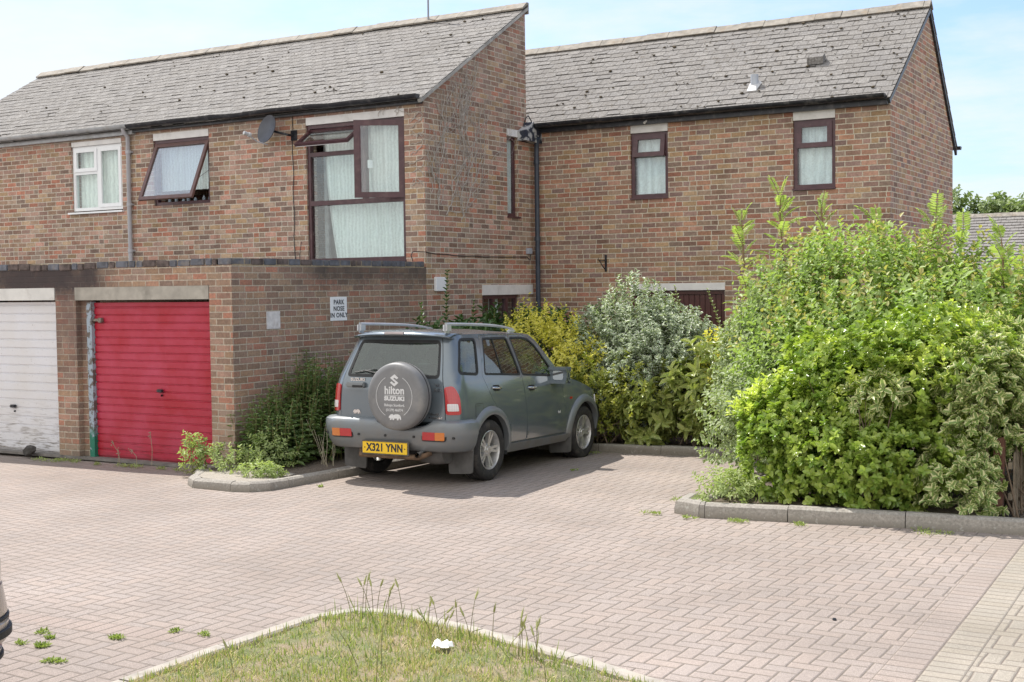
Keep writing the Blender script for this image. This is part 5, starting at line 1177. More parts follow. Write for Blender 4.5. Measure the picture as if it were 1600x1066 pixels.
M_ALLOY = simple('alloy', (.60, .59, .57), .36, .6, var=.2, vscale=14, dirt=((.22, .17, .12), 14., .5)); M_DARK = simple('car_interior', (.035, .036, .038), .8, var=.2); M_SEAT = simple('seat_fabric', (.075, .075, .08), .9, var=.25)
M_FLAP = simple('mud_flap', (.11, .105, .10), .85, var=.3); M_RAIL = simple('silver_rail', (.55, .56, .58), .38, .6, var=.08); M_CHROME = simple('chrome', (.75, .75, .75), .12, 1., var=.02)
M_COVER = simple('spare_cover_vinyl', (.172, .172, .174), .5, var=.14, vscale=4, dirt=((.26, .25, .235), 5., .6)); M_INKW = simple('pale_ink', (.62, .62, .62), .6, var=.1, vscale=50)
def lens(name, c, rough=.12):
    m, g, b = mat(name); o = g.obj(); x, y, z = g.sep(o); w = g.add(g.m('SINE', g.mul(z, 420.)), g.m('SINE', g.mul(y, 420.)))
    g.put(b.inputs['Base Color'], g.mix(1, (*c, 1), g.ramp(g.rng(w, -2., 2.), [(0, (.75,)*3), (1, (1.2,)*3)]), 'MULTIPLY')); b.inputs['Roughness'].default_value = rough; b.inputs['Coat Weight'].default_value = 1; b.inputs['Coat Roughness'].default_value = .03; return m
M_LRED = lens('red_lens', (.42, .012, .015)); M_LAMB = lens('amber_lens', (.55, .16, .02)); M_LCLR = lens('clear_lens', (.62, .58, .58))
m_, g, b = mat('plate_yellow'); b.inputs['Base Color'].default_value = (.78, .50, .015, 1); b.inputs['Roughness'].default_value = .4; M_PLATE = m_

RAX = Vector((-8.375, 12.215, -.004)); YAW = 92.0
suv = thing('offroad_car', 'dark slate green off-road car with a covered spare wheel on its back', 'car', RAX, (0, R(1.35), R(YAW))); LOCAL.add(suv.name)
W0, XR, XF, RC, RF = .862, -.72, 3.16, .20, .42
WZ = [(.2, .78), (.30, .80), (.38, .835), (.52, .852), (.70, .862), (.86, .860), (1.0, .848), (1.12, .828), (1.19, .808), (1.4, .742), (1.55, .690), (1.62, .660), (1.66, .632), (1.8, .60)]
def wz(z): return float(np.interp(z, [p[0] for p in WZ], [p[1] for p in WZ]))
def lean(z): return float(np.interp(z, [0, .5, .70, 1.12, 1.2, 1.64, 1.8], [.03, .01, 0, .0, .022, .215, .24]))
SL = W0-RC; SA = SL+RC*math.pi/2; SB = SA+(XF-RF)-(XR+RC); SCc = SB+RF*math.pi/2; SE = SCc+W0-RF
def Nm(s):
    if s <= SL: return XR, s
    if s <= SA: a = (s-SL)/RC; return XR+RC-RC*math.cos(a), SL+RC*math.sin(a)
    if s <= SB: return XR+RC+s-SA, W0
    if s <= SCc: a = (s-SB)/RF; return XF-RF+RF*math.sin(a), W0-RF+RF*math.cos(a)
    return XF, W0-RF-(s-SCc)
def Pc(s, z, off=0., side=-1):
    sg_ = 1 if s >= 0 else -1; a = abs(s); x, y = Nm(a); e = .01; x1, y1 = Nm(max(0, a-e)); x2, y2 = Nm(min(SE, a+e))
    n = Vector((y2-y1, -(x2-x1))) if True else None
    n = Vector((-(y2-y1), (x2-x1))).normalized() if n.length else Vector((0, 1))
    # outward: at the rear -x, on the side +y
    if n.dot(Vector((x-1.2, y*1.5))) < 0: n = -n
    B = min(1, max(0, 1-(x-(XR+RC))/1.1)); xx = x+lean(z)*B
    F_ = min(1, max(0, (x-2.3)/.8)); xx -= F_*max(0, z-.55)*.30+F_*max(0, .5-z)*.15
    yy = y*wz(z)/W0
    xx += n.x*off; yy += n.y*off
    return (xx, side*sg_*yy, z)
def S(x, z):
    xn = x
    for _ in range(25): xn = x-lean(z)*min(1, max(0, 1-(xn-(XR+RC))/1.1))
    return SA+xn-(XR+RC)
def poly(pts): return [(S(x, z), z) for x, z in pts]
def inset(pl_, d):
    n = len(pl_); A = sum(pl_[i][0]*pl_[(i+1) % n][1]-pl_[(i+1) % n][0]*pl_[i][1] for i in range(n)); sg_ = 1 if A > 0 else -1; out = []
    for i in range(n):
        p, q_, r_ = Vector(pl_[i-1]), Vector(pl_[i]), Vector(pl_[(i+1) % n]); a = (q_-p).normalized(); b_ = (r_-q_).normalized(); na, nb = Vector((-a.y, a.x)), Vector((-b_.y, b_.x)); m = (na+nb); m = m/max(.35, m.dot(na)) if m.length > 1e-6 else na; out.append(tuple(q_+m*d*sg_))
    return out
def rounded(pl_, r_, k=4):
    n = len(pl_); out = []
    for i in range(n):
        p, q_, t = Vector(pl_[i-1]), Vector(pl_[i]), Vector(pl_[(i+1) % n]); a = q_+(p-q_).normalized()*min(r_, (p-q_).length*.45); b_ = q_+(t-q_).normalized()*min(r_, (t-q_).length*.45)
        for j in range(k+1): u = j/k; out.append(tuple(a*(1-u)**2+q_*2*u*(1-u)+b_*u*u))
    return out
def sheet(name, outer, holes, m, parent, side=-1, off=0., th=.02, step=.055, smooth=40):
    mb = MB(); slab(mb, outer, holes, lambda a, b_: Pc(a, b_, off, side), lambda a, b_: Pc(a, b_, off-th, side), step)
    return mb.build(name, m, parent, smooth)
def arc(cx, cz, r_, a0, a1, n=14): return [(cx+r_*math.cos(R(a0+(a1-a0)*i/n)), cz+r_*math.sin(R(a0+(a1-a0)*i/n))) for i in range(n+1)]
AXZ = .343; FX = 2.48
rdoor = poly([(.075, 1.640), (-.105, 1.18), (.05, .92), (.17, .80)]+arc(0, AXZ, .475, 62, 8, 7)+[(.47, .385), (.875, .385), (.885, .60), (.805, 1.15), (.735, 1.640)])
fdoor = poly([(.745, 1.640), (.815, 1.15), (.895, .60), (.885, .385), (1.92, .385), (1.96, .58), (1.84, .93), (1.78, 1.095), (1.385, 1.545), (1.27, 1.605), (1.10, 1.635)])
w_r = rounded(poly([(.135, 1.600), (-.035, 1.205), (.785, 1.165), (.695, 1.602)]), .035)
w_f = rounded(poly([(.785, 1.600), (.845, 1.163), (1.695, 1.112), (1.345, 1.505), (1.23, 1.572), (1.07, 1.598)]), .03)
w_q = rounded(poly([(-.375, 1.598), (-.045, 1.598), (-.195, 1.21), (-.565, 1.235)]), .05)
HE = [(1.87, 1.10), (2.1, 1.062), (2.4, .998), (2.6, .948)]
outer_side = [(.70, .66), (.70, 1.15), (.705, 1.655)]+poly([(-.46, 1.655), (.2, 1.655), (1.08, 1.652), (1.29, 1.632), (1.41, 1.56)]+HE)+[(SB, .905), (SB+.2, .855), (SCc, .79), (SE, .77), (SE, .36), (SCc, .36)]+poly([(2.90, .36)]+arc(FX, AXZ, .415, 2, 178, 18)+[(2.06, .36), (.46, .36)]+arc(0, AXZ, .415, 2, 178, 18)+[(-.43, .50), (-.50, .66)])
for side in (-1, 1):
    sheet('body', outer_side, [rounded(rdoor, .02, 2), rounded(fdoor, .02, 2), w_q], M_CAR, suv, side)
    for nm, dp, wp, hx_, hz in (('rear', rdoor, w_r, .16, 1.045), ('front', fdoor, w_f, 1.02, 1.005)):
        d_ = sheet('door', inset(rounded(dp, .02, 2), .0035), [wp], M_CAR, suv, side, .0, .02)
        win = sheet('window', inset(wp, .004), [], M_CARGL, d_, side, -.008, .004, .12)
        mb = MB(); slab(mb, inset(wp, -.012), [inset(wp, .012)], lambda a, b_: Pc(a, b_, .002, side), lambda a, b_: Pc(a, b_, -.012, side), .06); mb.build('window_seal', M_RUB, win, 40)
        if nm == 'rear':
            mb = MB(); a0 = Vector(Pc(S(.36, 1.6), 1.595, -.004, side)); a1 = Vector(Pc(S(.37, 1.18), 1.18, -.004, side)); mb.tube([a0, a1], .010, 4); mb.build('window_bar', M_RUB, win)
        mb = MB(); y0 = -1*side
        pts = [Vector(Pc(S(hx_+.19*t-.095, hz-.012*t), hz-.012*t, .004+.030*math.sin(math.pi*t)**.5, side)) for t in [i/8 for i in range(9)]]
        mb.tube(pts, [.011, .012, .013, .013, .013, .013, .013, .012, .011], 8)
        mb.build('handle', M_CHROME, d_, 60)
        mb = MB(); slab(mb, rounded(poly([(hx_-.075, hz-.04), (hx_+.075, hz-.045), (hx_+.075, hz+.025), (hx_-.075, hz+.03)]), .025), [], lambda a, b_: Pc(a, b_, .0025, side), lambda a, b_: Pc(a, b_, -.002, side), .03); mb.build('handle_recess', M_RUB, d_, 60)
        # lower moulding on the door
        x0_, x1_ = (.50, .87) if nm == 'rear' else (.905, 1.93)
        mb = MB(); slab(mb, poly([(x0_, .40), (x1_, .40), (x1_+(.03 if nm == 'front' else 0), .60), (x0_-.03, .605)]), [], lambda a, b_: Pc(a, b_, .010, side), lambda a, b_: Pc(a, b_, -.002, side), .06); mb.build('door_moulding', M_CAR, d_, 40)
    q_ = sheet('quarter_window', inset(w_q, .003), [], M_CARGL, suv, side, -.006, .004, .1)
    mb = MB(); slab(mb, inset(w_q, -.016), [inset(w_q, .014)], lambda a, b_: Pc(a, b_, .004, side), lambda a, b_: Pc(a, b_, -.012, side), .05); mb.build('window_seal', M_RUB, q_, 40)
    # wheel-arch flares, sill, mud flaps
    for cx, a0, a1 in ((0, -8, 176), (FX, 2, 184)):
        vs, fs = [], []; n = 40; prof = [(.405, -.03), (.405, .035), (.420, .044), (.455, .040), (.492, .020), (.502, -.004)]
        for i in range(n+1):
            a = R(a0+(a1-a0)*i/n)
            for r_, of in prof:
                ex = 1+.10*max(0, -math.sin(a))
                x = cx+r_*math.cos(a); z = max(.30, AXZ+r_*math.sin(a)); vs.append(Pc(S(x, z), z, of, side))
        k = len(prof)
        for i in range(n):
            for j in range(k-1): fs.append((i*k+j, i*k+j+1, (i+1)*k+j+1, (i+1)*k+j))
        mb = MB(); mb.addm(vs, fs); mb.build('wheel_arch', M_CLAD, suv, 50)
        mb = MB(); vs, fs = [], []
        for i in range(21):
            a = R(-15+210*i/20)
            for yy in (.845, .45): vs.append((cx+.42*math.cos(a), side*yy, AXZ+.02+.42*math.sin(a)))
        for i in range(20): fs.append((2*i, 2*i+1, 2*i+3, 2*i+2))
        b0 = len(vs); vs.append((cx, side*.45, AXZ)); fs += [(2*i+1, 2*i+3, b0) for i in range(20)]
        mb.addm(vs, fs); mb.build('wheel_well', M_DARK, suv, fix=False)
        mb = MB(); xf_ = cx-.40; mb.prism(rounded([(.56, .10), (.86, .12), (.87, .42), (.55, .42)], .03), (xf_, 0, 0), (0, side, 0), (0, 0, 1), (-.02, 0, 0), 1); mb.build('mud_flap', M_FLAP, suv)
    mb = MB(); slab(mb, poly([(.44, .27), (2.0, .27), (2.08, .365), (.46, .375)]), [], lambda a, b_: Pc(a, b_, .025 if b_ < .3 else .035, side), lambda a, b_: Pc(a, b_, -.08, side), .08); mb.build('sill', M_CLAD, suv, 40)
    # tail lamp: red with a clear square low down
    tl = rounded([(.706, .785), (.706, 1.085), (.80, 1.10), (S(-.665, 1.0), 1.06), (S(-.632, .95), .97), (S(-.625, .785), .785)], .03)
    lmp = sheet('tail_light', tl, [], M_LRED, suv, side, .016, .03, .04)
    mb = MB(); slab(mb, rounded([(.725, .825), (.725, .905), (.835, .905), (.845, .825)], .012), [], lambda a, b_: Pc(a, b_, .0195, side), lambda a, b_: Pc(a, b_, .010, side), .03); mb.build('reversing_lens', M_LCLR, lmp, 40)
# fuel flap outline
mb = MB(); ff = rounded(poly([(-.34, .74), (-.17, .745), (-.17, .885), (-.34, .885)]), .02); slab(mb, inset(ff, .004), [], lambda a, b_: Pc(a, b_, .0015, -1), lambda a, b_: Pc(a, b_, -.001, -1), .05); mb.build('fuel_flap', M_CAR, suv, 40)
mb = MB(); slab(mb, inset(ff, -.003), [], lambda a, b_: Pc(a, b_, .0007, -1), lambda a, b_: Pc(a, b_, -.001, -1), .05); mb.build('flap_gap', M_RUB, suv, 40)
# small side markings
text('4x4', .05, M_INKW, Pc(S(1.72, .66), .66, .011), (1, 0, 0), (0, .05, 1), suv, 'badge', .001, .001)
mb = MB(); mb.bbox((2.04, -.872, .80), (2.11, -.858, .83), .006); mb.build('side_repeater', M_LRED, suv)
# roof, bonnet, windscreen
def gsheet(name, nx, ny, fn, m, parent, smooth=180, flip=False):
    vs = [fn(i/nx, j/ny) for j in range(ny+1) for i in range(nx+1)]; fs = [(j*(nx+1)+i, j*(nx+1)+i+1, (j+1)*(nx+1)+i+1, (j+1)*(nx+1)+i) for j in range(ny) for i in range(nx)]
    if flip: fs = [f[::-1] for f in fs]
    me = bpy.data.meshes.new(name); me.from_pydata(vs, [], fs); me.update(); return link(name, me, m, parent, smooth)
def roof_fn(u, v):
    x = -.512+1.77*u+.03*math.sin(math.pi*v)*(u-.5)*0; yv = -1+2*v; z1 = float(np.interp(x, [-.52, -.2, .5, 1.26], [1.695, 1.712, 1.708, 1.662])); we = float(np.interp(x, [-.52, -.40, 1.0, 1.26], [.545, .634, .634, .618]))
    xx = x+(.05*(1-yv*yv) if u > .9 else 0)*(u-.9)*10
    return (xx, yv*we, 1.653-.02*max(0, (x-.94)/.32)*abs(yv)**3+(z1-1.653)*(1-abs(yv)**3.2))
rf_ = gsheet('roof', 30, 24, roof_fn, M_CAR, suv)
def hood_fn(u, v):
    s_ = .0; x = 1.82+1.28*u; yv = -1+2*v; ze = float(np.interp(x, [1.82, 2.1, 2.4, 2.6, 2.9, 3.10], [1.105, 1.062, .998, .948, .865, .772])); we = float(np.interp(x, [1.8, 2.6, 2.8, 2.95, 3.10], [.80, .845, .81, .71, .50])); bul = .055 if u < .85 else .055*(1-u)/.15
    return (x-.03*yv*yv*u, yv*we, ze+bul*(1-abs(yv)**2.6))
gsheet('bonnet', 24, 24, hood_fn, M_CAR, suv)
def ws_fn(u, v):
    yv = -1+2*u; b0 = Vector((1.86+.16*(1-yv*yv), yv*.775, 1.10+.03*(1-yv*yv))); t = Vector((1.27+.07*(1-yv*yv), yv*.605, 1.635+.045*(1-abs(yv)**3))); p = b0.lerp(t, v); return (p.x, p.y, p.z)
gsheet('windscreen', 20, 8, ws_fn, M_CARGL, suv)
# tailgate, rear window, spoiler
wr = rounded([(-.655, 1.178), (.655, 1.178), (.672, 1.59), (-.672, 1.59)], .06)
tg = sheet('tailgate', rounded([(-.692, .70), (.692, .70), (.692, 1.15), (.697, 1.648), (-.697, 1.648), (-.692, 1.15)], .02), [wr], M_CAR, suv, -1, .002, .03, .07)
rw_ = sheet('rear_window', inset(wr, .002), [], M_CARGL, tg, -1, -.002, .004, .15)
mb = MB(); slab(mb, inset(wr, -.004), [inset(wr, .032)], lambda a, b_: Pc(a, b_, .003), lambda a, b_: Pc(a, b_, -.006), .08); mb.build('window_seal', M_RUB, rw_, 40)
mb = MB(); pv_ = Vector(Pc(-.12, 1.20, .02)); mb.tube([pv_, Vector(Pc(-.30, 1.235, .03)), Vector(Pc(-.44, 1.25, .02))], [.010, .007, .005], 6); mb.tube([Vector(Pc(-.56, 1.225, .012)), Vector(Pc(-.25, 1.262, .012))], .006, 5); mb.lathe([(0, .0), (.03, 0), (.025, .035), (0, .04)], Pc(-.12, 1.19, 0), (-1, 0, 0), 14); mb.build('wiper', M_RUB, tg)
mb = MB(); mb.bbox((-.775, .595, 1.055), (-.715, .345, 1.115), .014); hd = mb.build('handle', M_CLAD, tg, 40); mb = MB(); mb.bbox((-.782, .50, 1.06), (-.77, .36, 1.085), .005); mb.build('handle_grip', M_RUB, hd)
mb = MB(); mb.prism(rounded([(-.47, 1.165), (-.665, 1.165), (-.665, 1.335), (-.60, 1.345), (-.53, 1.29)], .02), (-.635, 0, 0), (0, 1, 0), (0.42, 0, 1), (-1, 0, 0), .07); mb.prism(rounded([(-.535, 1.18), (-.655, 1.18), (-.655, 1.285), (-.59, 1.285)], .012), (-.648-.056, 0, 0), (0, 1, 0), (0.42, 0, 1), (-1, 0, 0), .012)
mb.build('hinge_cover', M_CLAD, tg, 40)
def spoil(u, v):
    yv = -1+2*u; k = v; y = yv*(.64+.0*k); bow = .05*(1-yv*yv)
    pr = [(-.33, 1.708), (-.50, 1.702), (-.600, 1.672), (-.612, 1.655), (-.595, 1.640), (-.50, 1.632)]; i = min(4, int(k*5)); t = k*5-i; x = pr[i][0]*(1-t)+pr[i+1][0]*t; z = pr[i][1]*(1-t)+pr[i+1][1]*t
    e = abs(yv)**6; return (x-bow+e*.07, y, z-.045*abs(yv)**3.2*(1 if k < .5 else .6))
sp_ = gsheet('spoiler', 28, 10, spoil, M_CAR, tg, 50); md = sp_.modifiers.new('thick', 'SOLIDIFY'); md.thickness = .006
mb = MB(); mb.bbox((-.668, -.12, 1.655), (-.60, .14, 1.685), .008); mb.build('brake_light', simple('frosted_lens', (.45, .40, .40), .3), sp_)
# roof rails
for side in (-1, 1):
    mb = MB(); pts = []
    for i in range(15):
        t = i/14; x = -.50+1.55*t; z = 1.772-.022*t-.050*t**4; pts.append((x, side*.575, z))
    mb.tube(pts, [.016]*10+[.016, .015, .014, .012, .010], 10); rl = mb.build('roof_rail', M_RAIL, suv, 60)
    mb = MB(); mb.bbox((-.55, side*.55, 1.67), (-.41, side*.605, 1.788), .026); mb.bbox((.92, side*.552, 1.65), (1.08, side*.602, 1.705), .02); mb.build('rail_foot', M_RAIL, rl, 50)
# bumpers: swept profile wrapped round the corners
def bumper(name, s0, s1, prof, m, parent, notch=None, n=90, front=False):
    vs, fs = [], []; k = len(prof)
    for i in range(n+1):
        s_ = s0+(s1-s0)*i/n
        for (z, of) in prof:
            zz_ = z
            if notch and z > .55: zz_ = z-notch*max(0, 1-((s_-.22)/.36)**2)**.7*(z-.55)/.17
            e = min(1, (s1-abs(s_))/.06) if not front else min(1, abs(s_-s0)/.05+.0)
            vs.append(Pc(s_, zz_, of*max(.15, min(1, e))))
    for i in range(n):
        for j in range(k-1): fs.append((i*k+j, i*k+j+1, (i+1)*k+j+1, (i+1)*k+j))
    mb = MB(); mb.addm(vs, fs); return mb.build(name, m, parent, 45)
bp_ = bumper('rear_bumper', -S(-.40, .6), S(-.40, .6), [(.385, -.05), (.375, .03), (.39, .060), (.47, .098), (.555, .112), (.58, .120), (.665, .120), (.70, .110), (.722, .075), (.728, -.02)], M_CLAD, suv, .085)
fb_l = []
for side in (-1, 1):
    vs, fs = [], []; prof = [(.36, -.02), (.37, .03), (.50, .05), (.66, .05), (.70, .0)]; n = 40; s0, s1 = S(2.92, .5), SE; k = len(prof)
    for i in range(n+1):
        for z, of in prof: vs.append(Pc(s0+(s1-s0)*i/n, z, of, side))
    for i in range(n):
        for j in range(k-1): fs.append((i*k+j, i*k+j+1, (i+1)*k+j+1, (i+1)*k+j))
    mb = MB(); mb.addm(vs, fs); mb.build('front_bumper', M_CLAD, suv, 45)
    sheet('headlight', rounded([(SB+.12, .68), (SB+.16, .82), (SCc-.02, .775), (SCc+.08, .68)], .03), [], M_LCLR, suv, side, .01, .02, .06)
sheet('grille', rounded([(SE-.30, .66), (SE-.30, .75), (SE-.001, .75), (SE-.001, .66)], .02), [], M_RUB, suv, -1, .012, .02, .06); sheet('grille', rounded([(SE-.30, .66), (SE-.30, .75), (SE-.001, .75), (SE-.001, .66)], .02), [], M_RUB, suv, 1, .012, .02, .06)
for sg_ in (-1, 1):
    fp = rounded([(sg_*.47, .505), (sg_*.725, .505), (sg_*.725, .605), (sg_*.47, .605)], .02); mb = MB(); slab(mb, inset(fp, -.008), [], lambda a, b_: Pc(a, b_, .113), lambda a, b_: Pc(a, b_, .08), .06); lb = mb.build('lamp_surround', M_RUB, bp_, 40)
    mb = MB(); slab(mb, rounded([(sg_*.476, .511), (sg_*.635, .511), (sg_*.635, .599), (sg_*.476, .599)], .008), [], lambda a, b_: Pc(a, b_, .122), lambda a, b_: Pc(a, b_, .10), .06); mb.build('fog_light', M_LRED, bp_, 40)
    mb = MB(); slab(mb, rounded([(sg_*.637, .511), (sg_*.719, .511), (sg_*.719, .599), (sg_*.637, .599)], .008), [], lambda a, b_: Pc(a, b_, .122), lambda a, b_: Pc(a, b_, .10), .06); mb.build('indicator', M_LAMB, bp_, 40)
for s_ in (-.38, -.02, .36, .78, -.80):
    mb = MB(); mb.lathe([(0, .003), (.014, .003), (.014, -.02)], Pc(s_, .54, .118), (-1, 0, 0), 12); mb.build('parking_sensor', M_RUB, bp_)
mb = MB(); mb.bbox((-.852, -.29, .335), (-.835, .31, .470), .006); pt = mb.build('number_plate', M_PLATE, suv)
mb = MB(); mb.bbox((-.846, -.302, .323), (-.828, .322, .482), .008); mb.build('plate_surround', M_FLAP, pt)
text('X321 YNN', .118, m_ink, (-.8535, .01, .402), (0, -1, 0), (0, 0, 1), pt, 'lettering', .0045, .0006, sx=.84, spacing=1.06)
for yy in (.275, -.255):
    mb = MB(); mb.lathe([(0, .003), (.007, .002), (.008, 0)], (-.8525, yy, .402), (-1, 0, 0), 8); mb.build('plate_screw', M_RUB, pt)
mb = MB(); mb.tube([(-.70, .42, .37), (-.80, .36, .31), (-.80, -.42, .31), (-.70, -.50, .36)], .028, 8); mb.box((-.79, -.40, .29), (-.70, .40, .335)); mb.build('tow_bar', simple('rusty_frame', (.12, .075, .045), .9, var=.5, vscale=12), suv)
mb = MB(); mb.tube([(-.3, -.42, .36), (-.72, -.42, .36), (-.86, -.42, .345)], [.03, .03, .03], 14, False); mb.tube([(-.5, -.42, .36), (-.855, -.42, .345)], [.024, .024], 12, False); mb.build('exhaust', M_CHROME, suv, 60, fix=False)
mb = MB(); mb.lathe([(0, -.18), (.13, -.16), (.15, 0), (.13, .16), (0, .18)], (-.52, -.45, .36), (0, 1, 0), 16); mb.build('silencer', M_FLAP, suv, 60)
mb = MB(); mb.box((-.66, -.74, .40), (2.9, .74, .47)); mb.box((-.1, -.5, .30), (2.6, -.42, .42)); mb.box((-.1, .42, .30), (2.6, .5, .42)); mb.tube([(0, -.7, AXZ), (0, .7, AXZ)], .05, 10); mb.lathe([(0, -.15), (.13, -.08), (.13, .08), (0, .15)], (0, .1, AXZ), (0, 1, 0), 12); mb.box((1.7, -.74, .47), (2.9, .74, .82)); mb.build('chassis', M_DARK, suv)
# spare wheel
sx, sy, sz = -.80, -.215, .985
mb = MB(); mb.lathe([(.0, .03), (.25, .03), (.34, .03), (.366, .045), (.372, .07), (.372, .16), (.366, .19), (.345, .213), (.30, .222), (.15, .226), (0, .227)], (sx+.03, sy, sz), (-1, 0, 0), 64); sc_ = mb.build('spare_wheel_cover', M_COVER, suv, 50)
mb = MB(); mb.lathe([(.372, .098), (.378, .102), (.378, .108), (.372, .112)], (sx+.03, sy, sz), (-1, 0, 0), 64); mb.build('cover_seam', M_RUB, sc_, 60)
mb = MB(); mb.lathe([(0, 0), (.12, 0), (.12, .1), (0, .1)], (sx+.10, sy, sz), (-1, 0, 0), 20); mb.tube([(-.70, sy-.2, .72), (-.76, sy-.05, .66), (-.78, sy+.1, .70)], .02, 8); mb.build('spare_carrier', M_RUB, tg)
fxx = sx+.03-.2285; U, V_ = Vector((0, -1, 0)), Vector((0, 0, 1))
def cpt(a, b_, d_=0): return Vector((fxx-d_, sy-a, sz+b_))
def flat(name, polys, m, parent):
    mb = MB()
    for p in polys: V2, T = tri2d(p); mb.addm([cpt(a, b_) for a, b_ in V2], [t for t in T])
    o = mb.build(name, m, parent, fix=False)
    bm = bmesh.new(); bm.from_mesh(o.data)
    for f in bm.faces:
        f.normal_update()
        if f.normal.x > 0: f.normal_flip()
    bm.to_mesh(o.data); bm.free(); return o
ringp = []
for a0, a1 in ((-57, 62), (118, 241)):
    A = arc(0, 0, .236, a0, a1, 30); B_ = arc(0, 0, .2305, a1, a0, 30); ringp.append(A+B_)
ringp.append([(-.125, .012), (.135, .012), (.135, .017), (-.125, .017)])
flat('cover_ring', ringp, M_INKW, sc_)
# angular S mark and the rhino silhouettes
k_ = .062; flat('emblem', [[(-.05, .205), (.008, .245), (.058, .207), (.036, .190), (.008, .208), (-.006, .198), (.058, .152), (.004, .112), (-.052, .153), (-.030, .168), (.004, .144), (.018, .154)]], M_INKW, sc_)
rh = [(-1, .0), (-.95, .35), (-.8, .55), (-.62, .75), (-.4, .78), (-.2, .62), (.1, .78), (.5, .78), (.8, .6), (.95, .25), (1, -.3), (.8, -.32), (.74, .0), (.58, -.1), (.55, -.4), (.3, -.4), (.28, -.05), (-.1, -.1), (-.15, -.4), (-.38, -.4), (-.4, -.1), (-.52, -.12), (-.58, -.4), (-.8, -.38), (-.76, -.05)]
flat('emblem', [[(.012+p[0]*.082, -.232+p[1]*.055) for p in rh]], M_INKW, sc_)
text('hilton', .118, M_INKW, cpt(.005, .066, .0005), U, V_, sc_, 'lettering', .0035, .0004, sx=.93, spacing=1.02)
text('SUZUKI', .060, M_INKW, cpt(.005, -.022, .0005), U, V_, sc_, 'lettering', .0038, .0004, sx=1.22, spacing=1.06)
text('Bishops Stortford.', .040, M_INKW, cpt(.005, -.093, .0005), U, V_, sc_, 'lettering', .0008, .0004, sx=.9)
text('(01279) 466774', .038, M_INKW, cpt(.005, -.146, .0005), U, V_, sc_, 'lettering', .0008, .0004, sx=.9)
def tgpt(y, z): p = Pc(abs(y), z, .006); return Vector((p[0], y, z))
text('SUZUKI', .047, M_CHROME, tgpt(.46, 1.145), U, V_, tg, 'badge', .002, .002, sx=1.2)
text('V6', .046, M_CHROME, tgpt(-.60, 1.105), U, V_, tg, 'badge', .002, .002, sx=1.1); text('X-EC', .046, M_CHROME, tgpt(-.61, 1.05), U, V_, tg, 'badge', .002, .002, sx=1.)
text('GRAND', .032, M_CHROME, tgpt(-.56, .785), U, V_, tg, 'badge', .0015, .002, sx=1.1); text('VITARA XL-7', .028, M_CHROME, tgpt(-.575, .748), U, V_, tg, 'badge', .0012, .002, sx=1.1)
mb = MB()
V2, T = tri2d([(p[0]*.05, p[1]*.042) for p in rh]); o0 = tgpt(.47, .775); mb.addm([o0+U*a+V_*b_+Vector((-.002, 0, 0)) for a, b_ in V2], T); mb.build('badge', M_CHROME, tg)
# wheels
def wheel(name, cx, side, parent, steer=0):
    c = Vector((cx, side*.745, AXZ)); ax = Vector((0, side, 0)); root = MB()
    tp = [(.222, -.10), (.24, -.114), (.30, -.118), (.328, -.108), (.343, -.085)]
    for i in range(5):
        h = -.072+.036*i; tp += [(.343, h-.013), (.335, h-.011), (.335, h-.006), (.343, h-.004)]
    tp += [(.343, .085), (.328, .108), (.30, .118), (.27, .117), (.24, .113), (.222, .10), (.215, .09), (.215, -.09)]
    root.lathe(tp, c, ax, 56, True); ty = root.build('wheel', M_TYRE, parent, 40)
    mb = MB(); mb.lathe([(.212, -.09), (.222, .09), (.224, .104), (.216, .108), (.205, .085), (.198, .0), (.198, -.08)], c, ax, 48)
    mb.lathe([(0, .088), (.030, .088), (.034, .080), (.065, .078), (.072, .066), (.072, .0), (0, .0)], c, ax, 28)
    for i in range(5):
        for dl in (-.155, .155):
            a = 2*math.pi*i/5+dl; d_ = Vector((math.cos(a), 0, math.sin(a))); t = Vector((-math.sin(a), 0, math.cos(a))); w0_, w1_ = .017, .015
            P0 = c+d_*.05+ax*.072; P1 = c+d_*.205+ax*.090
            mb.addm([P0-t*w0_, P0+t*w0_, P1+t*w1_, P1-t*w1_, P0-t*w0_-ax*.04, P0+t*w0_-ax*.04, P1+t*w1_-ax*.05, P1-t*w1_-ax*.05], [(0, 1, 2, 3), (0, 4, 5, 1), (1, 5, 6, 2), (2, 6, 7, 3), (3, 7, 4, 0)])
    mb.build('rim', M_ALLOY, ty, 40)
    mb = MB(); mb.lathe([(0, -.02), (.15, -.02), (.15, .0), (0, .0)], c, ax, 24); mb.build('brake_disc', M_FLAP, ty)
    mb = MB()
    for i in range(5): a = 2*math.pi*i/5+.6; mb.lathe([(0, .012), (.008, .010), (.009, 0)], c+Vector((math.cos(a), 0, math.sin(a)))*.05+ax*.079, ax, 6)
    mb.build('wheel_nut', M_CHROME, ty)
for cx in (0, FX):
    for side in (-1, 1): wheel('wheel', cx, side, suv)
# door mirrors
for side in (-1, 1):
    mb = MB(); bm = bmesh.new(); bmesh.ops.create_cube(bm, size=1)
    for v in bm.verts: v.co = Vector((1.60+v.co.x*.10, side*(.940+v.co.y*.165), 1.125+v.co.z*.135))
    bmesh.ops.bevel(bm, geom=bm.edges[:], offset=.035, segments=4, affect='EDGES'); mb.bm(bm); mb.tube([(1.62, side*.77, 1.06), (1.61, side*.88, 1.08)], [.04, .03], 8); mm = mb.build('wing_mirror', M_CAR, suv, 50)
    mb = MB(); mb.prism(rounded([(.870, 1.068), (1.010, 1.068), (1.010, 1.182), (.870, 1.182)], .03), (1.5475, 0, 0), (0, side, 0), (0, 0, 1), (-1, 0, 0), .004); mb.build('mirror_glass', simple('mirror', (.8, .8, .8), .03, 1., var=.01), mm)
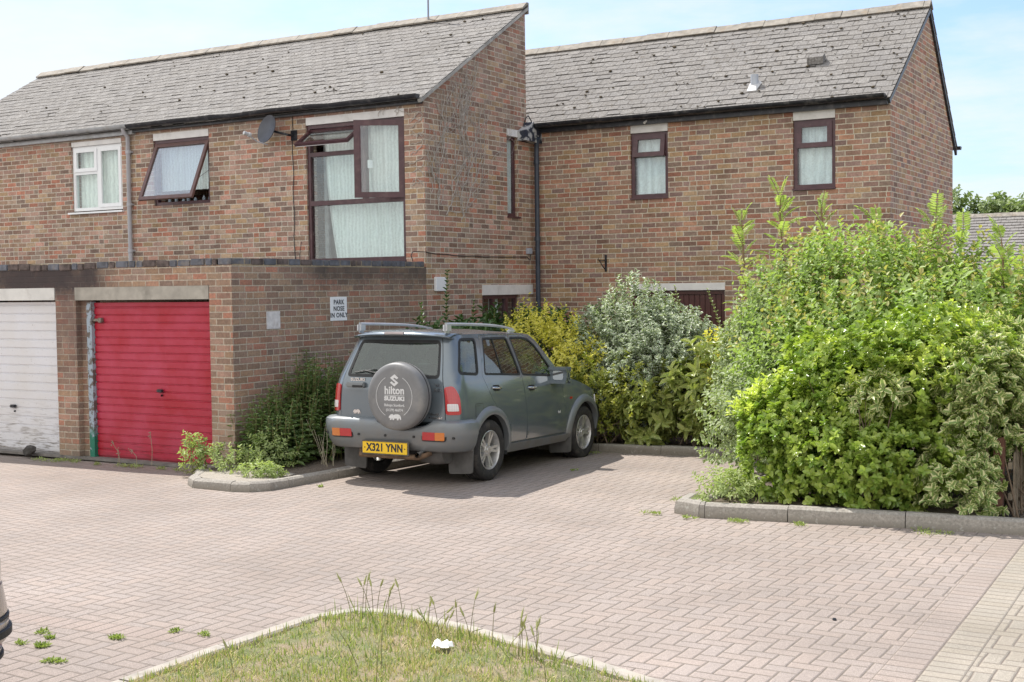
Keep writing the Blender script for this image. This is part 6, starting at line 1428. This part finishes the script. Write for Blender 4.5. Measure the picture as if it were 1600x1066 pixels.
# seats, dashboard, steering wheel
def seat(x, y, w_, parent):
    mb = MB(); mb.bbox((x-.05, y-w_/2, .55), (x+.46, y+w_/2, .78), .05); st = mb.build('seat', M_SEAT, parent, 50)
    mb = MB(); mb.prism(rounded([(0, .72), (.16, .72), (-.04, 1.28), (-.16, 1.27)], .05), (x-.04, y-w_/2, 0), (1, 0, 0), (0, 0, 1), (0, 1, 0), w_); mb.build('backrest', M_SEAT, st, 50)
    for yy in ([y] if w_ < .7 else [y-.35, y+.35]):
        mb = MB(); mb.bbox((x-.24, yy-.13, 1.29), (x-.13, yy+.13, 1.47), .04); mb.tube([(x-.17, yy-.06, 1.24), (x-.18, yy-.06, 1.32)], .008, 5); mb.tube([(x-.17, yy+.06, 1.24), (x-.18, yy+.06, 1.32)], .008, 5); mb.build('headrest', M_SEAT, st, 50)
seat(.98, -.37, .5, suv); seat(.98, .37, .5, suv); seat(.08, 0, 1.25, suv)
mb = MB(); mb.prism(rounded([(1.50, .6), (1.95, .6), (1.95, 1.06), (1.62, 1.08), (1.50, .98)], .05), (0, -.74, 0), (1, 0, 0), (0, 0, 1), (0, 1, 0), 1.48); mb.build('dashboard', M_DARK, suv, 50)
mb = MB(); cc = Vector((1.42, -.37, 1.03)); axx = Vector((-.9, 0, .45)).normalized(); uu = Vector((0, 1, 0)); ww = axx.cross(uu); mb.tube([cc+(uu*math.cos(a)+ww*math.sin(a))*.18 for a in [6.2832*i/28 for i in range(29)]], .014, 8, False)
for a in (0, 2.4, 3.9): mb.tube([cc, cc+(uu*math.cos(a)+ww*math.sin(a))*.18], .014, 6)
mb.build('steering_wheel', M_DARK, suv, 60)
mb = MB(); mb.box((-.62, -.76, .52), (1.9, .76, .56)); mb.build('cabin_floor', M_DARK, suv)
mb = MB(); mb.bbox((1.23, -.10, 1.50), (1.27, .10, 1.56), .01); mb.build('rear_view_mirror', M_DARK, suv)

# ---------------------------------------------------------------- beige hatchback whose bumper corner shows at the left edge
hb = thing('hatchback_car', 'beige car bumper corner with dark trim lines at the left picture edge', 'car', (-7.9, 3.72, 0), (0, 0, 0))
M_BEIGE = paint('beige_paint', (.46, .38, .32), .2, .35, .7, .1)
def ringbody(name, rings, m, parent, cap0=True, cap1=True, n=10, smooth=50):
    """rings: (z, x_front, x_back, half width, corner radius)"""
    vs, fs = [], []; k = 4*(n+1)
    for z, xa, xb, hw, rc in rings:
        for (cx, cy, a0) in ((xb-rc, 3.72+hw-rc, 0), (xa+rc, 3.72+hw-rc, 90), (xa+rc, 3.72-hw+rc, 180), (xb-rc, 3.72-hw+rc, 270)):
            for i in range(n+1): a = R(a0+90*i/n); vs.append((cx+rc*math.cos(a), cy+rc*math.sin(a), z))
    for j in range(len(rings)-1):
        for i in range(k): fs.append((j*k+i, j*k+(i+1) % k, (j+1)*k+(i+1) % k, (j+1)*k+i))
    if cap0: fs.append(tuple(range(k))[::-1])
    if cap1: fs.append(tuple(range((len(rings)-1)*k, len(rings)*k)))
    mb = MB(); mb.addm(vs, fs); return mb.build(name, m, parent, smooth)
CX = -5.68
ringbody('body', [(.46, -9.75, CX-.05, .80, .36), (.60, -9.80, CX-.04, .825, .36), (.80, -9.7, CX-.06, .825, .36), (.92, -9.4, CX-.10, .80, .34), (.96, -9.3, CX-.14, .78, .32)], M_BEIGE, hb)
rb = ringbody('bumper', [(.14, -9.72, CX-.08, .78, .36), (.20, -9.78, CX-.045, .81, .36), (.275, -9.80, CX-.035, .822, .36), (.285, -9.8, CX-.055, .802, .36), (.315, -9.8, CX-.055, .802, .36), (.325, -9.82, CX-.012, .835, .36), (.43, -9.84, CX, .845, .36), (.445, -9.84, CX-.012, .835, .36), (.462, -9.84, CX-.012, .835, .36), (.475, -9.82, CX-.004, .84, .36), (.62, -9.8, CX-.03, .83, .36)], M_BEIGE, hb)
ringbody('trim_strip', [(.352, -9.845, CX-.004, .842, .36), (.358, -9.86, CX+.012, .858, .37), (.395, -9.86, CX+.012, .858, .37), (.400, -9.845, CX-.004, .842, .36)], M_RUB, rb, False, False)
ringbody('trim_strip', [(.443, -9.84, CX-.01, .838, .36), (.447, -9.845, CX+.001, .846, .36), (.460, -9.845, CX+.001, .846, .36), (.464, -9.84, CX-.01, .838, .36)], M_RUB, rb, False, False)
ringbody('trim_strip', [(.225, -9.8, CX-.045, .812, .36), (.23, -9.81, CX-.03, .828, .36), (.25, -9.81, CX-.03, .828, .36), (.255, -9.8, CX-.045, .812, .36)], M_RUB, rb, False, False)
ringbody('window', [(.96, -8.9, CX-.16, .77, .3), (1.15, -8.4, CX-.26, .72, .28), (1.34, -8.0, CX-.40, .64, .25)], M_CARGL, hb, False, False)
ringbody('roof', [(1.335, -8.02, CX-.39, .645, .25), (1.39, -7.9, CX-.45, .60, .22), (1.41, -7.6, CX-.6, .5, .2)], M_BEIGE, hb)
ringbody('cabin', [(.9, -8.9, CX-.3, .70, .3), (.97, -8.9, CX-.3, .70, .3)], M_DARK, hb)
for sg_ in (-1, 1):
    mb = MB(); vs, fs = [], []
    for i in range(9):
        a = R(-10+80*i/8)
        for z, o_ in ((.61, .004), (.63, .012), (.74, .012), (.77, .0)): vs.append((CX-.05-.36+(.36+o_)*math.cos(a), 3.72+sg_*(.825-.36+(.36+o_)*math.sin(a)), z))
    for i in range(8):
        for j in range(3): fs.append((i*4+j, i*4+j+1, i*4+j+5, i*4+j+4))
    mb.addm(vs, fs); mb.build('tail_light', simple('dark_lens', (.05, .06, .035), .15, coat=1.), hb, 50)
for cx in (-6.75, -9.05):
    for sg_ in (-1, 1):
        c = Vector((cx, 3.72+sg_*.72, .29)); mb = MB(); mb.lathe([(.17, -.08), (.27, -.085), (.29, -.05), (.29, .05), (.27, .085), (.17, .08), (.15, .05), (0, .05)], c, (0, sg_, 0), 32); w_ = mb.build('wheel', M_TYRE, hb, 50)
        mb = MB(); mb.lathe([(0, .07), (.05, .072), (.15, .055), (.165, .085), (.172, .08)], c, (0, sg_, 0), 28); mb.build('rim', M_ALLOY, w_, 50)
